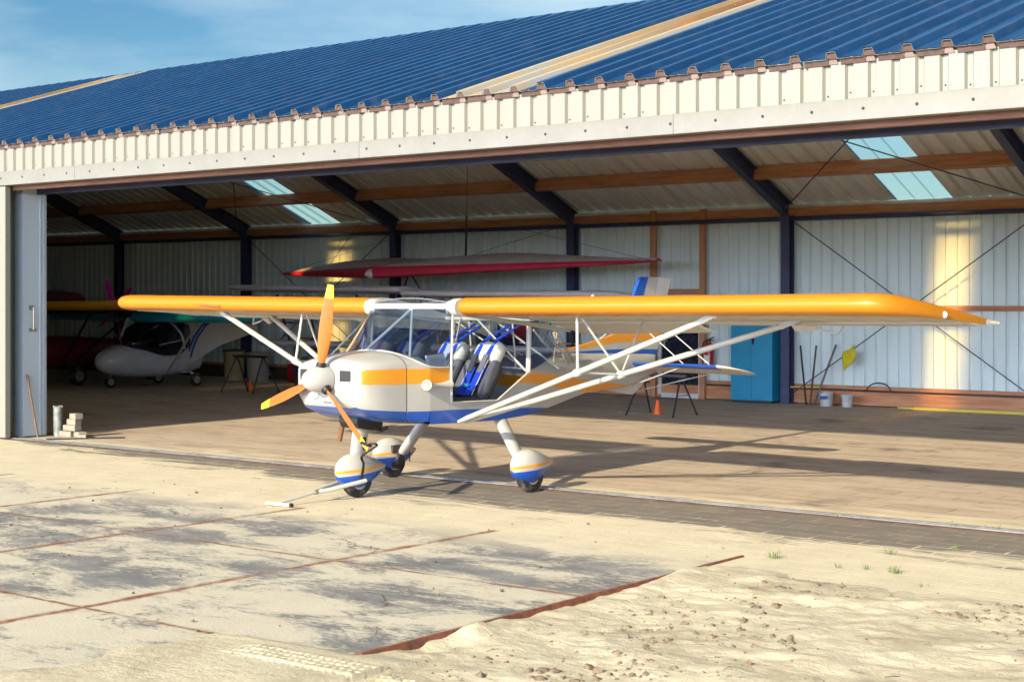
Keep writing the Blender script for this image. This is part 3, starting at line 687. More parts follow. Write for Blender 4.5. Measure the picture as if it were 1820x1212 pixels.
# blue flash on the cowling top
mb = MB(); n_ = 8; ra = []
for k in range(n_+1):
    y = -1.16+.42*k/n_; r = min(rows, key=lambda q: abs(q[0]-y)); wd = .10+.08*math.sin(math.pi*k/n_)
    def top(xx):  # z of the cowling skin at xx
        import bisect
        t = (y+1.17)/.42; hw = .45+.05*t; z3 = 1.2; zt = 1.305+.057*min(1, max(0, t))**.7; c = min(1, abs(xx)/hw)**(1/.85); return z3+(zt-z3)*math.sqrt(max(0, 1-c*c))**.9+.004
    x0 = -.17-.02*k/n_
    ra.append([(x0+wd*(j/3-.5), y, top(x0+wd*(j/3-.5))+.002) for j in range(4)])
mb.loft(ra, closed=False); mb.build('blue_flash', BLUE, cowl)

# fuselage: nose deck, cabin tub, tail cone
fz = MB()
fr_ = [(-.744, .506, .402, .075, .70, .812, 1.062, 1.205, 1.362), (-.62, .525, .42, .06, .69, .808, 1.06, 1.20, 1.358), (-.48, .545, .45, .05, .682, .805, 1.06, 1.20, 1.335)]
fz.loft([full(sect(*r)) for r in fr_], mats=lambda i, k: smat(k), cap=False)
def side(y):  # hw, zb, z1, z2, z3 of the cabin and tail
    T = [(-.48, .545, .682, .805, 1.06, 1.20), (-.20, .55, .675, .803, 1.06, 1.20), (.45, .55, .665, .782, 1.03, 1.165), (.93, .53, .69, .762, 1.01, 1.124), (1.3, .475, .737, .742, .963, 1.083),
         (2.05, .35, .852, .853, .858, .995), (3.0, .19, .876, .878, .880, .892), (3.72, .05, 1.00, 1.01, 1.02, 1.03)]
    for a, b in zip(T, T[1:]):
        if y <= b[0]: t = (y-a[0])/(b[0]-a[0]); return [p+(q-p)*t for p, q in zip(a[1:], b[1:])]
    return T[-1][1:]
def tub(y):
    hw, zb, z1, z2, z3 = side(y); return [(-hw, y, z3), (-hw, y, z2), (-hw, y, z1), (-hw*.99, y, zb), (0, y, zb-.004), (hw*.99, y, zb), (hw, y, z1), (hw, y, z2), (hw, y, z3)]
TM = (2, 1, 0, 0, 0, 0, 1, 2)
fz.loft([tub(y) for y in (-.48, -.34, -.20)], closed=False, mats=lambda i, k: TM[k])
fz.loft([tub(y)[:7] for y in (-.20, .12, .45, .70, .93)], closed=False, mats=lambda i, k: TM[k])
def sx(y): return side(y)[0]
fz.add([(sx(y), y, z) for y, z in ((-.20, .803), (.45, .782), (.93, .762), (.93, 1.01), (.735, 1.017), (.45, .86), (-.20, .872))], [(0, 1, 5, 6), (1, 2, 3, 4, 5)], 1)
fz.add([(sx(y), y, z) for y, z in ((.735, 1.017), (.93, 1.01), (.93, 1.124), (.90, 1.115))], [(0, 1, 2, 3)], 2)
ys = (.93, 1.1, 1.3, 1.55, 1.8, 2.05, 2.5, 3.0, 3.4, 3.72)
fz.loft([tub(y) for y in ys], closed=False, mats=lambda i, k: TM[k])
# turtle deck: rises behind the rear window to the spine
for s in (1, -1):
    rr = []
    for y in ys:
        hw, zb, z1, z2, z3 = side(y); am = R(90)*min(1, max(.02, ((y-.93)/1.05)))**.9; zt = 1.27-.03*max(0, y-2)
        rr.append([(s*hw*math.cos(am*k/6)**.8 if am*k/6 < R(89.9) else 0, y, z3+(zt-z3)*math.sin(am*k/6)) for k in range(7)])
    fz.loft(rr, 1, closed=False)
fus = fz.build('fuselage', SM, ac, 32)
# cabin floor, bulkhead and dark interior
mb = MB(); mb.box((-.52, -.47, .695), (.52, .92, .71)); mb.box((-.50, -.50, .70), (.50, -.47, 1.17)); mb.build('cabin_floor', BLACK, fus)
mb = MB(); mb.poly([(-.48, -.46, 1.0), (.48, -.46, 1.0), (.48, -.46, 1.20), (.28, -.46, 1.315), (-.28, -.46, 1.315), (-.48, -.46, 1.20)], (0, .05, 0)); ip = mb.build('instrument_panel', BLACK, ac)
for x, z, r in ((-.30, 1.17, .045), (-.18, 1.20, .045), (-.05, 1.21, .05), (.10, 1.21, .05), (.24, 1.18, .045), (-.22, 1.08, .035), (.05, 1.08, .035)):
    MB().lathe([(r, 0), (r, .008), (r*.8, .010)], (x, -.41, z), (0, 1, 0), 16).build('gauge', pm('gauge_face', (.10, .10, .11), .3), ip)
mb = MB(); mb.box((-.16, -.44, .98), (-.08, -.20, .74)) if False else mb.tube([(.05, -.05, .71), (.04, .0, .95), (.02, .02, 1.08)], [.014, .012, .018], 8); mb.build('control_stick', BLACK, ac)
# steel cabin frame
def tubes(name, lst, mat=WTUBE, parent=ac, n=10):
    for pts, r in lst: o = MB().tube(pts, r, n).build(name, mat, parent, 50)
    return o
RZ = lambda y: 1.77-.111*(y+.185)
tubes('door_post', [([(.552, -.20, .87), (.555, -.205, 1.20), (.55, -.18, 1.73)], .014)]); tubes('door_post', [([(-.552, -.20, 1.18), (-.55, -.18, 1.73)], .014)])
tubes('rear_door_post', [([(.53, .93, 1.10), (.525, .95, 1.60)], .026)]); tubes('rear_door_post', [([(-.53, .93, 1.10), (-.525, .95, 1.60)], .026)])
tubes('windscreen_brace', [([(0, -.17, 1.755), (.40, -.60, 1.29)], .014)]); tubes('windscreen_brace', [([(0, -.17, 1.755), (-.22, -.62, 1.33)], .016)])
tubes('windscreen_pillar', [([(-.53, -.62, 1.24), (-.55, -.18, 1.73)], .013)], pm('tan_frame_paint', (.48, .30, .16), .5))
tubes('carry_through', [([(-.60, -.175, 1.775), (.60, -.175, 1.775)], .032), ([(-.60, .93, 1.645), (.60, .93, 1.645)], .022), ([(-.60, .93, 1.70), (.60, .93, 1.70)], .012)])
for s in (1, -1):
    tubes('root_rail', [([(s*.555, -.10, 1.70), (s*.555, 1.55, 1.52)], .014), ([(s*.575, -.10, 1.715), (s*.575, 1.60, 1.535)], .010)])
tubes('cabin_brace', [([(.525, .90, 1.13), (.10, .62, 1.66)], .011), ([(-.525, .90, 1.13), (-.10, .62, 1.66)], .011), ([(.0, .95, 1.66), (.50, 1.45, 1.13)], .011), ([(.0, .95, 1.66), (-.50, 1.45, 1.13)], .011),
   ([(.50, .98, 1.15), (-.50, .98, 1.15)], .011), ([(-.50, .95, 1.62), (.50, .97, 1.12)], .009), ([(.28, 1.9, 1.20), (.50, 1.05, 1.60)], .008), ([(-.28, 1.9, 1.20), (-.5, 1.05, 1.60)], .008), ([(0, 1.95, 1.26), (0, 1.62, 1.52)], .010),
   ([(.30, 1.0, 1.15), (.30, .95, 1.62)], .010), ([(-.30, 1.0, 1.15), (-.30, .95, 1.62)], .010)])
tubes('door_sill', [([(.556, -.20, .87), (.556, .44, .86)], .010), ([(.556, .44, .86), (.545, .92, 1.12)], .010)])
mb = MB(); mb.tube([(.20, 1.70, 1.50), (.33, 1.78, 1.16)], .010, 8); mb.tube([(.31, 1.60, 1.50), (.30, 1.95, 1.17)], .012, 8); mb.tube([(.33, 1.55, 1.15), (.36, 1.58, 1.50)], .010, 8); mb.build('rear_brace', pm('tan_tube_paint', (.36, .27, .2), .5), ac)
# windscreen, door window and roof glazing
def strip(name, a, b, mat, n=6, parent=ac):
    mb = MB(); mb.loft([[Vector(p).lerp(Vector(q), k/n) for k in range(n+1)] for p, q in zip(a, b)], closed=False); return mb.build(name, mat, parent, 80)
base = catmull([(-.553, -.20, 1.205), (-.55, -.47, 1.215), (-.46, -.62, 1.285), (-.24, -.68, 1.348), (0, -.70, 1.365), (.24, -.68, 1.348), (.46, -.62, 1.285), (.55, -.47, 1.215), (.553, -.205, 1.205)], 3)
topc = catmull([(-.553, -.19, 1.72), (-.55, -.21, 1.74), (-.50, -.22, 1.745), (-.26, -.225, 1.75), (0, -.225, 1.75), (.26, -.225, 1.75), (.50, -.22, 1.745), (.55, -.21, 1.74), (.553, -.19, 1.72)], 3)
ws = strip('windscreen', base, topc, WSGLASS)
mb = MB(); mb.tube(base, .009, 6); mb.build('windscreen_rim', WTUBE, ws)
strip('door_window', [(-.555, -.19, 1.21), (-.555, .35, 1.18), (-.54, .92, 1.14)], [(-.555, -.18, 1.70), (-.555, .35, 1.64), (-.54, .92, 1.60)], GLASS, 2)
mb = MB(); rr = []
for k in range(9):
    t = -1+2*k/8; rr.append([(t*.56, y, 1.80+.055*(1-t*t)-.105*(y+.20)+.03*math.sin(math.pi*(y+.2)/1.2)) for y in (-.20, .05, .35, .65, .93)])
mb.loft(rr, closed=False); rg = mb.build('roof_window', GLASS, ac, 80)
mb = MB()
for j in (0, 2, 4): mb.tube([r[j] for r in rr], .006, 6)
mb.build('roof_hoop', ALU, rg)
for s in (1, -1):
    strip('rear_window', [(s*.53, .95, 1.13), (s*.49, 1.2, 1.20), (s*.34, 1.6, 1.255), (s*.02, 1.98, 1.268)], [(s*.53, .95, 1.59), (s*.52, 1.2, 1.57), (s*.40, 1.45, 1.54), (s*.02, 1.66, 1.50)], GLASS, 2)
# seats
def ribbon(mb, pts, wd, th=.004, x=(1, 0, 0)):
    pts = [Vector(p) for p in pts]; rr = []
    for i, p in enumerate(pts):
        d = (pts[min(i+1, len(pts)-1)]-pts[max(0, i-1)]).normalized(); X = Vector(x); X = (X-d*X.dot(d)).normalized(); n_ = d.cross(X)
        rr.append([p+X*wd/2+n_*th, p-X*wd/2+n_*th, p-X*wd/2-n_*th, p+X*wd/2-n_*th])
    mb.loft(rr)
def pad(mb, c, ax, up, nrm, w_, h, t, mi=0, n=5):
    """puffy cushion: super-ellipsoid"""
    c, ax, up, nrm = Vector(c), Vector(ax), Vector(up), Vector(nrm); rr = []
    f = lambda a, e: math.copysign(abs(a)**e, a)
    for i in range(9):
        th = -math.pi/2+math.pi*i/8; ring = []
        for k in range(20):
            a = 2*math.pi*k/20; ct = max(.02, math.cos(th))**.45
            ring.append(c+ax*(w_/2*f(math.cos(a), .45)*ct)+up*(h/2*f(math.sin(a), .45)*ct)+nrm*(t/2*f(math.sin(th), .7)))
        rr.append(ring)
    mb.loft(rr, mi)
def seat(x):
    bd = Vector((0, .40, .56)).normalized(); bn = Vector((0, -bd.z, bd.y)); p0 = Vector((x, .36, .86))
    X = Vector((1, 0, 0))
    mb = MB(); pad(mb, p0+bd*.22-bn*.03, X, bd, bn, .42, .50, .12); s_ = mb.build('seat', DARKGREY, ac, 60)
    for q in (-1, 1):
        mb = MB(); pad(mb, p0+bd*.24+X*q*.165+bn*.03, X, bd, bn, .10, .40, .10); mb.build('side_bolster', MIDGREY, s_, 60)
    mb = MB(); pad(mb, p0+bd*.535+bn*.015, X, bd, bn, .34, .24, .15); hr = mb.build('headrest', HEADREST, s_, 60)
    mb = MB(); pad(mb, (x, .16, .83), X, Vector((0, 1, .05)), Vector((0, 0, 1)), .40, .50, .13); mb.build('cushion', DARKGREY, s_, 60)
    for q in (-1, 1):
        mb = MB(); mb.tube([p0+X*q*.10+bn*.085+bd*t_ for t_ in (0, .12, .24, .36, .42)], .005, 6); mb.build('piping', HEADREST, s_)
    for q in (-1, 1):
        mb = MB(); o = X*q*.075
        top = Vector((x+q*.06, 1.05, 1.585)); a = p0+bd*.655+bn*.075+o; b = p0+bd*.46+bn*.100+o; c = p0+bd*.32+bn*.085+o*.9; d = p0+bd*.14+bn*.078+o*.8; e = Vector((x+q*.05, .26, .91))
        ribbon(mb, [top, top.lerp(a, .5), a, b, c], .050); st = mb.build('harness_strap', WEB, s_)
        mb = MB(); ribbon(mb, [b+bn*.008, b.lerp(c, .5)+bn*.009, c+bn*.009, c.lerp(d, .35)+bn*.009], .062, .009); mb.build('strap_pad', MIDGREY if q > 0 else DARKGREY, st)
        mb = MB(); ribbon(mb, [c, d, e, e+Vector((0, -.10, .012))], .095, .005); mb.build('lap_strap', WEB, st)
    mb = MB(); mb.box((x-.035, .30, .985), (x+.045, .36, 1.02), bev=.008); mb.build('buckle', pm('blue_buckle', (.03, .22, .50), .4), s_)
seat(.25); seat(-.25)
# horn-shaped venturi on the right cheek, bolts
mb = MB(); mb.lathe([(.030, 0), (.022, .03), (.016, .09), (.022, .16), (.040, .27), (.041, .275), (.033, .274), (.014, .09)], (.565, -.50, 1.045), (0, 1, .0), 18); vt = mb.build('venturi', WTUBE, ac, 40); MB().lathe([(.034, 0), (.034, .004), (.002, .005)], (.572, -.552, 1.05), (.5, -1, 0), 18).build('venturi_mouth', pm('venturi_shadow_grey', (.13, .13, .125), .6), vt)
MB().lathe([(.052, .011), (.049, .019), (.042, .022), (.035, .019), (.032, .011), (.035, .003), (.042, 0), (.049, .003), (.052, .011)], (.575, -.545, 1.05), (.5, -1, 0), 24).build('venturi_ring', WTUBE, vt, 40)
MB().tube([(.50, -.44, 1.045), (.57, -.44, 1.045)], .010, 8).build('venturi_stub', WTUBE, vt)
mb = MB()
for y, z in ((-.78, .76), (-.79, .90), (-.70, .72), (-.9, 1.19), (-1.0, 1.10)):
    mb.lathe([(.009, 0), (.007, .006)], (side(-.48)[0]-.045+ (y+.48)*.14, y, z), (1, 0, 0), 8)
mb.build('cowl_screws', BOLT, cowl)
# rivets along the cowling seam, the belly line and the door edge
mb = MB()
def rivet(y, z, dx=.0): mb.lathe([(.0055, 0), (.0035, .003)], (side(max(y, -.48))[0]+dx, y, z), (1, 0, 0), 6)
for k in range(15): rivet(-.735, .80+k*.034, -.040); 
for k in range(34): rivet(-.44+k*.05, .826-.022*max(0, (-.44+k*.05)-.0), .001) if (-.44+k*.05) < 1.1 else None
for k in range(12): rivet(-.235, .83+k*.032, .001)
for k in range(10): rivet(.965, .79+k*.033, -.004)
rv = mb.build('rivets', pm('rivet_grey', (.33, .32, .29), .4, .3), fus); rv['kind'] = 'stuff'
mb = MB(); mb.poly([(side(y)[0]+.0015, y, z) for y, z in ((-.30, .875), (-.22, .875), (-.22, 1.05), (-.30, 1.05))], (.001, 0, 0)); mb.build('access_panel', pm('panel_white', (.42, .41, .37), .35), fus)
# spinner and propeller
CZ = 1.115
prop = bpy.data.objects.new('propeller', None); COL.objects.link(prop); prop.parent = ac; MW[prop.name] = MW[ac.name].copy()
MB().lathe([(.130, .0), (.132, .010), (.130, .05), (.120, .11), (.098, .175), (.064, .228), (.030, .254), (.0, .263)], (0, -1.295, CZ), (0, -1, 0), 32).build('spinner', WHITE, prop, 60)
MB().lathe([(.112, 0), (.112, .045)], (0, -1.255, CZ), (0, -1, 0), 24).build('spinner_backplate', pm('spinner_gap', (.06, .06, .06), .6), prop)
BW = [(.13, .026, .036, 40), (.20, .038, .028, 36), (.30, .054, .020, 31), (.42, .062, .015, 26), (.55, .060, .012, 22), (.68, .051, .009, 19), (.78, .042, .007, 17), (.875, .030, .004, 15)]
for ang in (80, 199, 317):
    a = R(ang); rd = Vector((math.cos(a), 0, math.sin(a))); tg = Vector((-rd.z, 0, rd.x)); fw = Vector((0, -1, 0))
    rr = []; prof = catmull(BW, 3)
    for r, c, t, tw in prof:
        b = R(tw+6); cd_ = tg*math.cos(b)+fw*math.sin(b); nd = fw*math.cos(b)-tg*math.sin(b); o = Vector((0, -1.36, CZ))+rd*r
        rr.append([o+cd_*(c*math.cos(q))+nd*(t*.5*math.sin(q)*(1.0 if math.sin(q) > 0 else .55)) for q in [2*math.pi*k/14 for k in range(14)]])
    MB().loft(rr, mats=lambda i, k: 1 if prof[min(i, len(prof)-1)][0] > .74 else 0).build('blade', [PROPWOOD, TIP], prop, 60)
    MB().lathe([(.045, 0), (.05, .02), (.042, .05)], Vector((0, -1.36, CZ))+rd*.105, rd, 12).build('blade_cuff', BLACK, prop)
# wings
AT = [(1, .006), (.75, .050), (.5, .088), (.3, .108), (.17, .112), (.09, .098), (.04, .074), (.012, .042), (0, .004), (.010, -.036), (.035, -.060), (.085, -.074), (.15, -.072), (.30, -.050), (.5, -.034), (.75, -.018), (1, -.006)]
ORW = lambda i, k: 0 if 4 <= k <= 11 else 1
LEY = -.185
for s in (1, -1):
    st = []
    for d, ley, tey, th in [(.60+.1775*i, LEY, 1.15, 1.0) for i in range(0, 24)]+[(4.84, LEY, 1.15, 1), (4.95, -.16, 1.15, .97), (5.03, -.06, 1.16, .88), (5.09, .10, 1.18, .74), (5.15, .34, 1.22, .58), (5.19, .64, 1.28, .44), (5.22, .95, 1.34, .34), (5.235, 1.18, 1.38, .26)]:
        lez, tez = RZ(ley)+.008*d, RZ(tey)+.008*d; ring = []
        sag = 1 if (len(st) % 2 and len(st) < 23) else 0          # the cloth sags between ribs
        for q_, (t, z) in enumerate(AT): ring.append((s*d, ley+(tey-ley)*t, lez+(tez-lez)*t+z*th-sag*(.006 if 1 <= q_ <= 4 else -.007 if 11 <= q_ <= 15 else 0)))
        st.append(ring)
    wg = MB().loft(st, mats=ORW).build('wing', [ORANGE, FABRIC], ac, 45)
    def surf(name, a, b, y0, y1, z0, z1, mat=FABRIC, th=.03, cut=0):
        rr = []
        for d, e in ((a, 0), (b, cut)):
            q = .008*d
            rr.append([(s*d, y0, z0+q+th*.5), (s*d, (y0+y1)/2-e*.3, (z0+z1)/2+q+th*.35), (s*(d), y1-e, z1+q+.004-(z1-z0)*e/(y1-y0)), (s*d, y1-e, z1+q-.004-(z1-z0)*e/(y1-y0)), (s*d, (y0+y1)/2-e*.3, (z0+z1)/2+q-th*.3), (s*d, y0, z0+q-th*.5)])
        return MB().loft(rr).build(name, mat, wg, 40)
    surf('flap', .62, 2.34, 1.165, 1.68, RZ(1.165), 1.485, cut=.10)
    surf('aileron', 2.38, 5.06, 1.165, 1.50, RZ(1.165), RZ(1.5))
    # rib tapes under the cloth
    mb = MB()
    for d in [.955+.355*i for i in range(12)]:
        mb.bar((s*d, .06, RZ(.06)+.008*d-.075), (s*d, 1.14, RZ(1.14)+.008*d-.009), .016, .004)
    mb.build('rib_tape', FABRIC, wg)
    mb = MB(); mb.loft([[(s*x, y, RZ(-.18)+z) for y, z in ((-.235*k+(1-k)*-.1, -.0), (-.215, .055*k), (-.14, .082*k), (.0, .07*k), (.0, -.075*k), (-.14, -.085*k), (-.215, -.06*k))] for x, k in ((.49, .8), (.53, 1.02), (.61, 1.06), (.625, 1.0))]); rf = mb.build('root_fairing', WHITE, wg, 50)
    MB().lathe([(.012, 0), (.010, .004)], (s*.56, -.234, RZ(-.18)), (0, -1, 0), 10).build('fairing_bolt', BOLT, rf)
    # tip tube, strobe
    mb = MB(); mb.lathe([(.028, 0), (.028, .03), (.012, .04)], (s*5.165, .58, RZ(.58)+.04), (s*.5, -1, 0), 12); mb.build('tip_lamp', WTUBE, wg, 50); mb = MB(); mb.tube([(s*5.16, 1.10, RZ(1.1)+.05), (s*5.26, 1.36, RZ(1.36)+.05)], [.020, .016], 8); mb.build('tip_tube', WTUBE, wg)
    # lift struts
    F0, F1, R0, R1 = Vector((s*.555, -.10, .685)), Vector((s*3.30, .10, RZ(.1)-.045)), Vector((s*.56, -.02, .68)), Vector((s*3.52, 1.00, RZ(1.0)-.005))
    fd = Vector((0, 1, 0))
    for nm, a, b in (('front_strut', F0, F1), ('rear_strut', R0, R1)):
        sm_ = MB().tube([a, a.lerp(b, .04), a.lerp(b, .96), b], [.018, .026, .026, .018], 12, flat=(fd, 1.35)).build(nm, WTUBE, ac, 60)
        d = (b-a).normalized()
        mb = MB(); mb.bar(b-d*.10, b+d*.10+Vector((0, .0, .02)), .05, .05); mb.loft([[b+d*.05+Vector((0, q, z)) for q, z in ((-.035, -.03), (.035, -.03), (.035, .03), (-.035, .03))], [b+d*.24+Vector((0, q*.2, .045+z*.2)) for q, z in ((-.035, -.03), (.035, -.03), (.035, .03), (-.035, .03))]]); mb.build('strut_fitting', WTUBE, sm_, 30)
        mb = MB(); mb.lathe([(.014, -.03), (.014, .03)], a+d*.06, (0, 1, 0), 8); mb.lathe([(.014, -.03), (.014, .03)], a+d*.16, (0, 1, 0), 8); mb.build('strut_bolt', WTUBE, sm_)
    FM, RM = F0.lerp(F1, .50), R0.lerp(R1, .50)
    W1, W2 = Vector((s*1.88, .05, RZ(.05)-.06)), Vector((s*1.90, 1.0, RZ(1.0)-.005))
    for a, b, r in ((W1, FM, .014), (W1+Vector((0, .06, 0)), RM, .012), (W2, RM, .010), (FM, RM, .012)):
        MB().tube([a, b], r, 8).build('jury_strut', WTUBE, ac, 60)
    for p in (FM, RM): MB().lathe([(.038, -.03), (.038, .03)], p, (F1-F0), 12).build('jury_clamp', WTUBE, ac, 40)
    # aileron horn
    mb = MB(); mb.poly([(s*3.55, .95, RZ(1)-.02), (s*3.70, .98, RZ(1)-.02), (s*3.78, 1.05, RZ(1)-.03), (s*3.66, 1.05, RZ(1)-.085), (s*3.56, 1.0, RZ(1)-.07)], (0, .03, 0)); mb.tube([(s*3.75, 1.03, RZ(1)-.05), (s*3.95, 1.06, RZ(1)-.09), (s*3.98, 1.1, RZ(1)-.02)], .010, 6); mb.build('aileron_horn', WTUBE, wg, 30)
    # main leg, wheel, wheel pant
    L0, L1 = Vector((s*.46, .56, .70)), Vector((s*.82, .50, .26))
    MB().tube([L0, L0.lerp(L1, .1), L0.lerp(L1, .9), L1], [.040, .046, .042, .036], 14, flat=(fd, 1.75)).build('gear_leg', WHITE, ac, 60)
def wheel(name, c, r=.165, wd=.10, parent=ac):
    t_ = [(r*.55, -wd*.42), (r*.80, -wd*.5), (r*.93, -wd*.44), (r, -wd*.2), (r, wd*.2), (r*.93, wd*.44), (r*.80, wd*.5), (r*.55, wd*.42)]
    o = MB().lathe(t_, c, (1, 0, 0), 28).build(name, RUBBER, parent, 40)
    MB().lathe([(r*.56, -wd*.46), (r*.50, -wd*.40), (r*.2, -wd*.40), (r*.16, -wd*.55), (.002, -wd*.55), (.002, wd*.55), (r*.16, wd*.55), (r*.2, wd*.40), (r*.50, wd*.40), (r*.56, wd*.46)], c, (1, 0, 0), 20).build('rim', ALU, o, 40)
    return o
def pant(c, L, wid, open_side=0):
    """tear-drop wheel fairing, painted in bands by its own rows"""
    cx, cy, _ = c; ctrl = [(0, .012, .235, .275), (.06, .42, .175, .340), (.18, .76, .130, .390), (.33, .98, .100, .415), (.46, 1.0, .098, .408), (.60, .90, .128, .380), (.75, .65, .165, .340), (.90, .30, .215, .305), (1, .02, .255, .275)]
    rr = []
    rows_ = catmull(ctrl, 3)
    for t, a, zb, zt in rows_:
        y = cy-.27+L*t; a *= wid/2; tilt = .045*(t-.4)
        lev = [.222+tilt, .250+tilt, .277+tilt]; zc = (zb+zt)/2; hh = (zt-zb)/2; half = []
        def hx(z): q = max(-1, min(1, (z-zc)/hh)); return a*math.sqrt(max(0, 1-q*q))**.8
        zs_ = [zb, zb+.25*max(0, (min(lev[0], zt)-zb)), zb+.6*max(0, min(lev[0], zt)-zb)]+[min(max(l, zb), zt) for l in lev]
        l3 = zs_[-1]; zs_ += [l3+(zt-l3)*f_ for f_ in (.25, .5, .72, .88, .97, 1)]
        for z in zs_: half.append((hx(z), z))
        half[0] = (max(half[0][0], a*.45), zb); ring = [Vector((cx+x, y, z)) for x, z in half]+[Vector((cx-x, y, z)) for x, z in reversed(half[:-1])]
        rr.append(ring)
    nh = 12
    def pm_(i, k):
        j = k if k < nh-1 else 2*(nh-1)-k
        if k >= 2*(nh-1): return 0
        j = min(k, 2*(nh-1)-1-k)
        return 0 if j <= 2 else (2 if j == 4 else 1)
    return MB().loft(rr, mats=pm_).build('wheel_fairing', SM, ac, 50)
for s in (1, -1):
    wheel('wheel', (s*.95, .47, .165)); p_ = pant((s*.95, .47, 0), .62, .235)
mb = MB(); mb.lathe([(.10, 0), (.10, .02), (.06, .03), (.05, .07)], (-.95+.07, .47, .19), (1, 0, 0), 18); mb.box((-.86, .36, .26), (-.82, .48, .34), bev=.008); mb.tube([(-.84, .42, .34), (-.80, .58, .28), (-.82, .60, .16)], .007, 6); mb.build('brake_unit', pm('brake_grey', (.05, .047, .045), .6, .3), ac, 40)
wheel('nose_wheel', (0, -.90, .165)); pant((0, -.90, 0), .64, .235)
MB().tube([(.02, -.86, .72), (.02, -.87, .62), (.0, -.90, .36), (0, -.90, .28)], [.045, .05, .045, .04], 14, flat=((0, 1, 0), 1.9)).build('nose_leg', WHITE, ac, 60)
mb = MB(); mb.box((.066, -.90, .49), (.072, -.85, .56)); mb.box((.066, -.885, .44), (.0745, -.87, .47)); mb.build('leg_vent', BLACK, ac)
# black strap from the lower blade tip round the nose fairing
bt = Vector((math.cos(R(317))*.86, -1.37, CZ+math.sin(R(317))*.86))
mb = MB(); ribbon(mb, catmull([tuple(bt+Vector((.02, .02, .04))), tuple(bt+Vector((.035, .10, .02))), (.16, -.98, .40), (.145, -.95, .32), (.125, -.95, .22), (.10, -.96, .15)], 5), .022, .006, (0, 1, 0)); mb.tube([tuple(bt+Vector((-.04, -.02, .05))), tuple(bt+Vector((.05, -.02, .03))), tuple(bt+Vector((.03, .03, .02)))], .014, 6); mb.build('tie_strap', BLACK, ac)
# tail
zf = lambda p, x=0: (x, p[0], p[1])
def plate(mb, pts, t, mi): mb.poly([(-t/2, y, z) for y, z in pts], (t, 0, 0), mi)
mb = MB(); T = .036
plate(mb, [(2.0, 1.262), (3.05, 1.235), (3.76, 1.20), (3.80, 1.265), (3.05, 1.285), (2.02, 1.272)], T+.002, 0)        # blue band along the spine
plate(mb, [(2.02, 1.272), (3.05, 1.285), (3.80, 1.265), (3.835, 1.365), (3.05, 1.36), (2.3, 1.305)], T, 1)                   # white
plate(mb, [(2.02, 1.274), (2.3, 1.305), (3.05, 1.36), (3.835, 1.365), (3.87, 1.50), (3.12, 1.50), (2.9, 1.43)], T+.002, 2)     # orange fillet
plate(mb, [(3.12, 1.50), (3.34, 1.50), (3.62, 2.10), (3.50, 2.10), (3.46, 2.08)], T+.004, 0)                                # blue leading edge
plate(mb, [(3.34, 1.50), (3.62, 1.50), (3.80, 2.098), (3.62, 2.10)], T, 1)
mb.build('fin', SM, ac, 20)
mb = MB(); plate(mb, [(3.635, 1.50), (3.87, 1.50), (4.06, 2.09), (3.815, 2.098)], T*.8, 0); mb.build('rudder', FABRIC, ac, 20)
mb = MB(); plate(mb, [(2.62, .868), (3.22, .775), (3.30, .765), (3.36, .785), (3.66, .99), (3.74, 1.20), (3.3, 1.0)], T*1.6, 0); mb.build('ventral_fin', FABRIC, ac, 20)
for s in (1, -1):
    rr = []
    for d, a, b, th in ((.05, 3.17, 3.90, .045), (.7, 3.17, 3.90, .045), (1.25, 3.17, 3.88, .04), (1.33, 3.22, 3.82, .03), (1.40, 3.42, 3.72, .014)):
        rr.append([(s*d, a+(b-a)*t, 1.125-.17*(a+(b-a)*t-3.17)+z*th) for t, z in ((1, .05), (.6, .4), (.2, .55), (.06, .5), (.015, .28), (0, 0), (.015, -.28), (.06, -.5), (.2, -.55), (.6, -.4), (1, -.05))])
    MB().loft(rr, mats=lambda i, k: 0 if (2 <= k <= 7 and i < 2) else 1).build('tailplane', [BLUE, FABRIC], ac, 45)
    for a, b in (((0, 3.30, 1.66), (s*.80, 3.22, 1.13)), ((0, 3.60, 1.72), (s*.95, 3.62, 1.055)), ((0, 3.30, .86), (s*.78, 3.25, 1.11)), ((0, 3.45, .80), (s*.95, 3.6, 1.03))):
        MB().tube([a, b], .006, 6).build('tail_brace', WTUBE, ac)
# wing top fuel filler blip and aerial
MB().lathe([(.02, 0), (.02, .02), (.008, .035)], (2.02, .10, RZ(.1)+.113), (0, 0, 1), 8).build('filler_cap', WTUBE, ac)
MB().poly([(-3.35, -.189, 1.79), (-2.98, -.188, 1.775), (-2.98, -.188, 1.758), (-3.33, -.189, 1.772)], (0, -.006, 0)).build('pitot_slot', pm('slot_brown', (.22, .09, .03), .7), ac)

# towing bar hooked to the nose wheel
tb = thing('tow_bar', (-10.24, 9.63, 0), 'white steel tow bar with T handle lying from the nose wheel to the ground', 'tow bar')
nw = MW[ac.name] @ Vector((0, -.90, .165)); hL, hR = MW[ac.name] @ Vector((-.13, -.90, .16)), MW[ac.name] @ Vector((.135, -.91, .165))
jn = Vector((-10.20, 10.10, .09)); hd = Vector((-10.24, 9.66, .028))
HB(MB().tube([hR, hR.lerp(jn, .8)+Vector((.03, 0, 0)), jn], .020, 10), 'fork_arm', WTUBE, tb, 50); HB(MB().tube([hL, hL.lerp(jn, .8)-Vector((.03, 0, 0)), jn], .020, 10), 'fork_arm', WTUBE, tb, 50)
HB(MB().tube([jn+Vector((0, .03, .004)), hd], .013, 10), 'shaft', WTUBE, tb, 50)
HB(MB().lathe([(.022, -.03), (.024, 0), (.022, .03)], jn, hd-jn, 10), 'joint', GALV, tb)
HB(MB().tube([hd+Vector((-.15, -.01, -.008)), hd+Vector((.13, .015, -.008))], .016, 10), 'handle', WTUBE, tb, 50)
